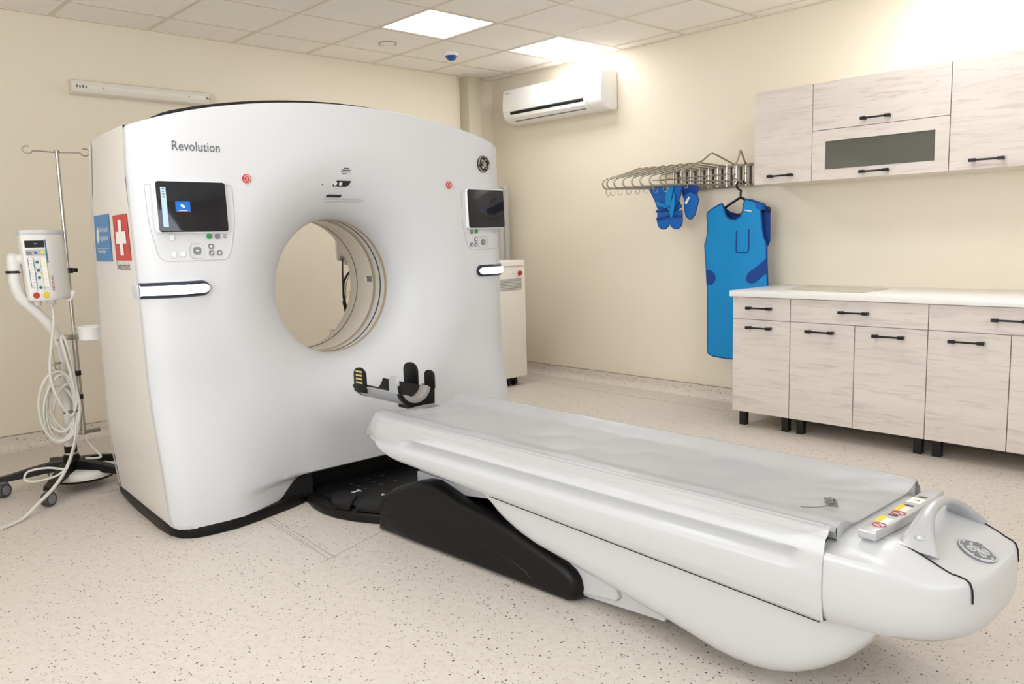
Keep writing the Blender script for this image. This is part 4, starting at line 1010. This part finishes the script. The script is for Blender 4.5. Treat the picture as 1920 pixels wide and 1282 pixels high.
# ================================================================== POWER CABINET + FILM ROLL
pc = thing('power_cabinet', 'white upright power cabinet on casters, behind the right side of the scanner', 'cabinet', (4.53, 5.25, 0))
px0, px1 = 4.26, 4.806
MB().box(px0, px1, 5.0, 5.50, .075, 1.068, .008).build('body', M_cab, pc)
m_ = MB(); m_.box(px0+.01, px1-.01, 4.9975, 5.001, 1.022, 1.026).build('lid_joint', M_line, pc, smooth=False)
m_ = MB()
for i in range(18):
    for j in range(8): m_.box(4.52+.0135*i, 4.5275+.0135*i, 4.9978, 5.001, .822+.0125*j, .829+.0125*j)
tag(m_.build('vent_holes', M_grey, pc, smooth=False), kind='stuff')
bt = MB().lathe([(0, -.024), (.018, -.022), (.021, -.014), (.021, -.008), (.014, -.006), (.014, .002)], (4.735, 5.0, .962), 'y', 24).build('stop_button', M_red, pc)
for xx in (4.62, 4.665): MB().lathe([(0, -.003), (.004, -.003), (.004, .001)], (xx, 5.0, .963), 'y', 10).build('lamp', M_green if xx > 4.64 else M_yellow, pc)
for xx in (px0+.09, 4.62, px1-.11):
    for yy in (5.06, 5.43):
        c = MB().lathe([(.0, -.016), (.034, -.016), (.036, -.01), (.036, .01), (.034, .016), (0, .016)], (xx, yy, .036), 'x', 18).build('caster', M_blackm, pc)
        MB().box(xx-.022, xx+.022, yy-.02, yy+.02, .05, .076).build('fork', M_tyre, c, smooth=False)
rl = thing('film_roll', 'tall clear plastic roll standing in the corner behind the white power cabinet', 'roll', (5.15, 5.62, 0))
MB().lathe([(.040, 0), (.042, .01), (.042, 1.70), (.040, 1.715)], (5.165, 5.62, 0), 'z', 28).build('film', M_roll, rl)
MB().lathe([(.018, .001), (.018, 1.73)], (5.165, 5.62, 0), 'z', 20).build('core', M_lgrey, rl)
MB().lathe([(.026, 0), (.028, .01), (.028, 1.69), (.024, 1.70)], (5.088, 5.60, 0), 'z', 24).build('film', M_roll, rl)

# ================================================================== MONITOR SEEN THROUGH THE BORE
pm = thing('patient_monitor', 'white patient monitor with hanging cables and basket, seen through the scanner bore', 'monitor', (3.18, 5.0, 0))
ang = math.radians(-25)
def pmf(a, b, q): return (3.176+a*cos(ang)+q*sin(ang), 5.02+a*sin(ang)-q*cos(ang), 1.255+b)
bd_ = MB().prism(rrect(.30, .26, .02), pmf, -.09, .04, .012).build('housing', M_pump, pm)
MB().prism(rrect(.24, .15, .006), lambda a, b, q: pmf(a, b+.03, q), .040, .0425).build('screen', M_screen, bd_)
MB().prism(rrect(.24, .03, .006), lambda a, b, q: pmf(a, b-.09, q), .040, .044).build('key_strip', M_lgrey, bd_)
for k in range(4): MB().lathe([(0, -.012), (.012, -.01), (.014, .0), (.014, .012)], pmf(-.12+.05*k, -.105, .05), 'y', 12).build('socket', M_blackm if k % 2 else M_foam, bd_)
MB().prism(rrect(.2, .03, .006), lambda a, b, q: pmf(a, b-.14, q), -.06, .03).build('foot', M_lgrey, bd_)
MB().tube([(3.22, 5.07, .05), (3.22, 5.07, 1.14)], .018, 12).build('pole', M_chrome, pm)
for k in range(5):
    a_ = 2*PI*k/5+.3; MB().tube([(3.22, 5.07, .09), (3.22+.26*cos(a_), 5.07+.26*sin(a_), .07)], [.024, .016], 8).build('foot_leg', M_black, pm)
    MB().lathe([(0, -.012), (.03, -.012), (.03, .012), (0, .012)], (3.22+.26*cos(a_), 5.07+.26*sin(a_), .0305), 'x', 16).build('caster', M_tyre, pm)
cb = MB()
cb.tube(spline([pmf(-.12, -.11, .06), (2.983, 4.93, 1.0), (2.993, 4.94, .88), (3.018, 4.95, .76)], 8), .006, 8)
cb.tube(spline([pmf(.02, -.11, .06), (3.018, 4.94, 1.02), (2.990, 4.94, .93), (2.998, 4.945, .80)], 8), .008, 8).build('cable', M_blackm, pm)
MB().tube(spline([pmf(.07, -.11, .06), (3.048, 4.95, 1.02), (3.008, 4.945, .90), (2.998, 4.945, .82)], 8), .003, 6).build('cable', M_foam, pm)
MB().tube(spline([(3.108, 4.98, .925), (3.048, 4.95, .92), (3.013, 4.945, .88), (3.003, 4.945, .82)], 8), .003, 6).build('cable', M_lime, pm)
MB().tube([(2.993, 4.945, .85), (3.023, 4.95, .72), (3.038, 4.96, .65)], .013, 10).build('cable_sleeve', M_handle, pm)
m_ = MB()
for zz in (.64, .56, .50): m_.tube([(2.96, 4.95, zz), (3.16, 4.95, zz), (3.16, 5.10, zz), (2.96, 5.10, zz)], .0022, 6, closed=True)
for k in range(9): m_.tube([(2.96+.025*k, 4.95, .64), (2.96+.025*k, 4.95, .5)], .0018, 5); m_.tube([(2.96+.025*k, 5.10, .64), (2.96+.025*k, 5.10, .5)], .0018, 5)
for k in range(6): m_.tube([(2.96, 4.96+.027*k, .64), (2.96, 4.96+.027*k, .5)], .0018, 5)
m_.build('wire_basket', M_chrome, pm)

# ================================================================== INJECTOR STAND (left)
ij = thing('injector_stand', 'white contrast injector stand with control box and drip pole, left of the scanner', 'medical stand', (1.13, 4.70, 0))
IC = Vector((1.135, 4.70, 0))
wheels = []
for k in range(5):
    a_ = math.radians(-124+72*k); L = .315; e = IC+Vector((L*cos(a_), L*sin(a_), 0))
    d_ = Vector((cos(a_), sin(a_), 0)); nrm = Vector((-sin(a_), cos(a_), 0))
    V = []; F = []
    for i, (s_, w_, zt, zb) in enumerate(((.0, .036, .150, .10), (.1, .033, .146, .10), (.2, .028, .128, .088), (.29, .024, .108, .08), (.335, .022, .102, .082), (.345, .014, .098, .086))):
        p = IC+d_*s_
        V += [p-nrm*w_+Vector((0, 0, zb)), p-nrm*w_*.8+Vector((0, 0, zt)), p+nrm*w_*.8+Vector((0, 0, zt)), p+nrm*w_+Vector((0, 0, zb))]
    for i in range(5): F += [(i*4+q, i*4+(q+1) % 4, i*4+4+(q+1) % 4, i*4+4+q) for q in range(4)]
    F += [(0, 1, 2, 3), tuple(20+q for q in range(4))]
    MB().add(V, F).build('base_leg', M_black, ij, ang=30)
    c = e+Vector((-.01, -.012, .037)); ca = Vector((.80, .6, 0)) if k % 2 else Vector((.55, -.83, 0))
    ax_ = Matrix.Rotation(math.atan2(ca.y, ca.x), 4, 'Z')
    def placed(prof, nseg=20):
        m2 = MB().lathe(prof, (0, 0, 0), 'x', nseg); m2.v = [tuple(Matrix.Translation(c) @ ax_ @ Vector(v)) for v in m2.v]; return m2
    cw = placed([(0, -.022), (.026, -.022), (.034, -.020), (.037, -.012), (.037, .012), (.034, .020), (.026, .022), (0, .022)]).build('caster', M_tyre, ij, ang=40)
    placed([(0, -.0245), (.022, -.0245), (.025, -.021)]).build('hub_cap', M_caster, cw, ang=30); placed([(.025, .021), (.022, .0245), (0, .0245)]).build('hub_cap', M_caster, cw, ang=30)
    MB().tube([c+Vector((0, 0, .0)), c+Vector((.008, .01, .03)), e+Vector((0, 0, .09))], [.026, .024, .014], 10).build('caster_fork', M_caster, ij)
MB().lathe([(.0, .055), (.13, .055), (.155, .062), (.16, .075), (.155, .092), (.14, .1), (.02, .105)], IC+Vector((.045, -.02, 0)), 'z', 36).build('base_weight', M_pump, ij, ang=40)
MB().lathe([(0, .05), (.15, .05), (.152, .056), (0, .056)], IC+Vector((.045, -.02, 0)), 'z', 36).build('weight_skirt', M_blackm, ij, ang=40)
MB().lathe([(.040, .10), (.042, .165), (.036, .175), (.036, .18)], IC, 'z', 24).build('hub', M_black, ij)
MB().lathe([(.032, .175), (.032, .19), (.030, .19)], IC, 'z', 24).build('hub_ring', M_silver, ij)
MB().lathe([(.031, .19), (.031, .225)], IC, 'z', 24).build('hub_collar', M_black, ij)
MB().lathe([(.028, .225), (.028, .29), (.031, .291), (.031, .312), (.024, .314)], IC, 'z', 24).build('column_sleeve', M_pump, ij, ang=30)
cp = spline([(1.135, 4.70, .31), (1.137, 4.695, .5), (1.138, 4.685, .66), (1.125, 4.67, .77), (1.09, 4.66, .86), (1.02, 4.65, .955), (.965, 4.645, 1.02), (.943, 4.64, 1.09), (.942, 4.64, 1.15)], 8)
MB().tube(cp, .026, 14).build('curved_arm', M_pump, ij)
MB().lathe([(.029, 0), (.031, .02), (.030, .06), (.026, .085), (.012, .098), (0, .10)], (.945, 4.64, 1.15), 'z', 20).build('elbow', M_pump, ij)
MB().tube([(.945, 4.64, 1.215), (1.0, 4.64, 1.215)], .028, 14).build('elbow_joint', M_pump, ij)
MB().lathe([(.031, 0), (.031, .012)], (.943, 4.64, 1.148), 'z', 20).build('clamp_ring', M_handle, ij)
MB().tube([(.906, 4.63, 1.154), (.95, 4.62, 1.156)], .006, 8).build('clamp_lever', M_handle, ij)
# control box: flat front facing the camera, rounded flank
BXP = [(.978, 4.610), (.985, 4.595), (1.00, 4.586), (1.075, 4.572), (1.095, 4.574), (1.115, 4.584), (1.16, 4.61), (1.185, 4.635), (1.195, 4.66), (1.19, 4.70), (1.12, 4.735), (1.01, 4.71), (.985, 4.68)]
def bxf(a, b, q): k = 1-.02*smooth((1.1-q)/.12); return (1.08+(a-1.08)*k+.012*smooth((1.36-q)/.34)-.006, b, q)
mb = MB(); V = []; F = []; nb = len(BXP)
lev = [(.93, 1.006), (.985, 1.012), (1.0, 1.03), (1.0, 1.2), (1.0, 1.325), (.985, 1.334)]
for sc_, z in lev:
    for a, b in BXP: V.append(bxf(1.085+(a-1.085)*sc_, 4.65+(b-4.65)*sc_, z))
for i in range(len(lev)-1): F += [(i*nb+k, i*nb+(k+1) % nb, (i+1)*nb+(k+1) % nb, (i+1)*nb+k) for k in range(nb)]
F += [tuple(range(nb)), tuple((len(lev)-1)*nb+k for k in range(nb))]
box_ = MB().add(V, F).build('control_box', M_pump, ij, ang=32)
V = []; F = []
for sc_, z in ((.99, 1.334), (1.015, 1.337), (1.02, 1.352), (1.0, 1.358)):
    for a, b in BXP: V.append(bxf(1.085+(a-1.085)*sc_, 4.65+(b-4.65)*sc_, z))
for i in range(3): F += [(i*nb+k, i*nb+(k+1) % nb, (i+1)*nb+(k+1) % nb, (i+1)*nb+k) for k in range(nb)]
F += [tuple(range(nb)), tuple(3*nb+k for k in range(nb))]
MB().add(V, F).build('box_lid', M_lgrey, box_, ang=32)
fA = Vector((.998, 4.5855, 0)); fB = Vector((1.078, 4.5705, 0)); fu = (fB-fA).normalized(); fn_ = Vector((fu.y, -fu.x, 0))
def bf(a, b, q=.001): # a 0..1 over the front width, b = z
    p = fA+(fB-fA)*a+fn_*(q+.001); return (bxf(p.x, p.y, b)[0], p.y, b)
def bq(a0, a1, z0, z1, name, M, q=.001, par=box_): return MB().add([bf(a0, z0, q), bf(a1, z0, q), bf(a1, z1, q), bf(a0, z1, q)], [(0, 1, 2, 3)]).build(name, M, par, smooth=False, fixn=False)
bq(-.03, 1.0, 1.272, 1.306, 'display', M_screen); bq(.48, .60, 1.288, 1.291, 'display_text', M_scrw, .002)
bq(-.03, 1.0, 1.232, 1.262, 'key_band', M_line)
bq(.0, .28, 1.238, 1.252, 'key', M_grey, .002); bq(.74, .98, 1.24, 1.256, 'key', M_lime, .002)
for a0, a1, M, Mr in ((.02, .30, M_cyan, M_teal), (.68, .98, M_lime, M_lime)):
    bq(a0, a1, 1.075, 1.222, 'syringe_panel', M_flagw)
    m_ = MB(); m_.tube([bf(a0, 1.222, .002), bf(a1, 1.222, .002), bf(a1, 1.075, .002), bf(a0, 1.075, .002)], .0013, 5, closed=True)
    for k in range(9):
        z = 1.21-.0155*k; m_.tube([bf(a0+.08, z, .002), bf((a0+a1)/2, z-.005, .002), bf(a1-.08, z, .002)], .0008, 4)
    m_.build('panel_marks', Mr, box_)
for k, z in enumerate((1.246, 1.20, 1.16, 1.122, 1.073)): MB().lathe([(0, -.003), (.0065, -.003), (.0075, .0)], bf(.49, z, .0), 'y', 14).build('key', M_teal, box_)
m_ = MB()
for s_ in (-1, 1): m_.tube([bf(.49+s_*.19, 1.185, .002), bf(.49+s_*.07, 1.165, .002), bf(.49+s_*.07, 1.155, .002), bf(.49+s_*.19, 1.135, .002), bf(.49+s_*.2, 1.06, .002)], .0008, 4)
m_.build('panel_lines', M_teal, box_)
for a_, M in ((.2, M_red), (.74, M_yellow)):
    c0 = bf(a_, 1.035, .002); MB().lathe([(0, -.003), (.0135, -.003), (.015, .0)], c0, 'y', 20).build('round_key', M, box_)
m_ = MB(); c0 = bf(.9, .0, .0); m_.tube([(bf(.95, 0, .0)[0]+.008*cos(2*PI*i/16), c0[1]-.003, 1.03-.045+.008*sin(2*PI*i/16)+.0) for i in range(16)], .0008, 5, closed=True)
m_.build('maker_mark', M_grey, box_)
sA = Vector((1.082, 4.572, 0)); sB = Vector((1.114, 4.5835, 0)); su = (sB-sA).normalized()
def sfl(x, y): # vertical lettering on the flank, reading upward
    p = sA+su*(.016-y)+Vector((su.y, -su.x, 0))*.0025; return (bxf(p.x, p.y, 1.06+x)[0]+0, p.y-.0005, 1.055+x)
text_mesh('MEDRAD', .019, lambda x, y, d: sfl(x, y-.002), sx=1.0).build('lettering', mat('red_lettering', srgb(170, 60, 60), .5), box_, smooth=False, fixn=False)
MB().add([sfl(.14, .018), sfl(.255, .018), sfl(.255, .012), sfl(.14, .012)], [(0, 1, 2, 3)]).build('blue_stripe', mat('label_blue', srgb(70, 110, 160), .5), box_, smooth=False, fixn=False)
for xx in (1.035, 1.10): MB().lathe([(.018, -.026), (.021, -.02), (.022, .004)], (xx, 4.65, 1.005), 'z', 16).build('cable_gland', M_pump, box_)
# drip pole
PXY = (1.192, 4.655)
MB().tube([(PXY[0], PXY[1], .75), (PXY[0], PXY[1], 1.752)], .0095, 12).build('pole_upper', M_chrome, ij)
MB().tube([(PXY[0], PXY[1], .28), (PXY[0], PXY[1], .80)], .0135, 12).build('pole_lower', M_chrome, ij)
for z in (.60, .475): MB().lathe([(.0165, 0), (.0165, .025)], (PXY[0], PXY[1], z), 'z', 16).build('pole_grip', M_handle, ij)
for s_ in (-1, 1):
    hp = [(PXY[0], PXY[1], 1.748), (PXY[0]+s_*.10, PXY[1], 1.752), (PXY[0]+s_*.115, PXY[1], 1.742), (PXY[0]+s_*.135, PXY[1], 1.737), (PXY[0]+s_*.152, PXY[1], 1.748), (PXY[0]+s_*.153, PXY[1], 1.762), (PXY[0]+s_*.138, PXY[1], 1.774), (PXY[0]+s_*.122, PXY[1], 1.772)]
    MB().tube(spline(hp, 4), .0035, 7).build('pole_hook', M_steel, ij)
MB().lathe([(.013, 0), (.014, .012), (.008, .016)], (PXY[0], PXY[1], 1.744), 'z', 14).build('pole_cap', M_steel, ij)
kb = MB().lathe([(.018, -.014), (.018, .014)], (PXY[0]+.006, PXY[1], 1.15), 'z', 12).build('pole_knob', M_handle, ij)
MB().box(PXY[0]+.012, PXY[0]+.045, PXY[1]-.012, PXY[1]+.012, 1.14, 1.162, .004).build('pole_knob', M_handle, ij)
MB().prism(rrect(.03, .065, .012), lambda a, b, q: (PXY[0]-.002+a*.8+b*.45, PXY[1]-.02+q, 1.02-.0+b*.8-a*.4), 0, .02, .004).build('cable_clip', M_acw, ij)
MB().box(1.105, 1.215, 4.64, 4.69, .79, .815, .003).build('pole_bracket', M_steel, ij); MB().lathe([(.029, 0), (.029, .03)], (1.133, 4.69, .785), 'z', 20).build('pole_bracket', M_steel, ij)
MB().box(1.12, 1.275, 4.645, 4.675, .285, .305, .003).build('pole_bracket', M_steel, ij)
MB().lathe([(0, .78), (.058, .78), (.066, .786), (.067, .845), (.070, .85), (.066, .855), (.060, .85), (.058, .795), (0, .79)], (1.275, 4.635, 0), 'z', 32).build('cup_holder', M_acw, ij, ang=30)
m_ = MB(); m_.tube(spline([(1.105, 4.66, .77), (1.085, 4.65, .74), (1.085, 4.64, .66), (1.09, 4.64, .64)], 5), .003, 6)
for zz in (.675, .645, .61): m_.tube([(1.05, 4.60, zz), (1.095, 4.60, zz), (1.095, 4.66, zz)], .003, 6)
for xx in (1.05, 1.095): m_.tube([(xx, 4.60, .61), (xx, 4.60, .68)], .003, 6)
m_.tube([(1.09, 4.66, .675), (1.165, 4.68, .675)], .006, 6).build('cable_hook', M_steel, ij)
# cables
cl = thing('coiled_cable', 'coil of long white cable hung on the injector stand', 'cable', (1.07, 4.58, .0))
random.seed(11)
m_ = MB()
for k in range(6):
    cxk, czk = 1.075+.007*k+random.uniform(-.008, .008), .47+random.uniform(-.02, .015); rx, rz = .085-.007*k+random.uniform(-.006, .01), .18+random.uniform(-.015, .02)-.012*k
    ph = random.uniform(-.12, .12); yk = 4.585+.007*k
    pts = [(cxk+rx*cos(a_)+ph*.25*sin(a_), yk+.012*sin(2*a_), czk+rz*sin(a_)*(1.05 if sin(a_) < 0 else .95)) for a_ in [2*PI*i/18 for i in range(18)]]
    m_.tube(spline(pts, 4, True), .0068, 8, closed=True)
m_.build('coil', M_cable, cl)
MB().tube(spline([(1.10, 4.645, .985), (1.095, 4.62, .90), (1.065, 4.585, .78), (1.045, 4.575, .66), (1.05, 4.57, .56), (1.085, 4.57, .46), (1.125, 4.575, .405), (1.155, 4.58, .47)], 8), .0075, 8).build('lead', M_cable, cl)
MB().tube(spline([(1.16, 4.60, .45), (1.145, 4.59, .60), (1.125, 4.60, .74), (1.12, 4.62, .80), (1.135, 4.625, .81), (1.15, 4.61, .72), (1.16, 4.60, .58), (1.165, 4.59, .45), (1.14, 4.57, .32), (1.09, 4.53, .20), (1.03, 4.47, .13), (.96, 4.40, .085), (.88, 4.33, .05), (.80, 4.27, .012), (.7, 4.2, .009)], 8), .0085, 8).build('lead', M_cable, cl)
MB().tube(spline([(1.155, 4.59, .42), (1.12, 4.55, .28), (1.07, 4.50, .18), (1.05, 4.49, .155), (.98, 4.53, .168), (.90, 4.56, .16), (.875, 4.52, .13), (.92, 4.49, .12), (1.0, 4.48, .13), (1.05, 4.49, .15)], 8), .0055, 8).build('lead', M_cable, cl)
MB().tube(spline([(1.19, 4.64, .27), (1.215, 4.62, .22), (1.25, 4.60, .165), (1.235, 4.60, .155), (1.18, 4.62, .16)], 6), .006, 8).build('lead', M_cable, cl)
MB().tube([(1.125+.035*cos(2*PI*i/14), 4.59+.02*sin(2*PI*i/14), .425+.004*cos(2*PI*i/14)) for i in range(14)], .0022, 6, closed=True).build('cable_tie', M_handle, cl)
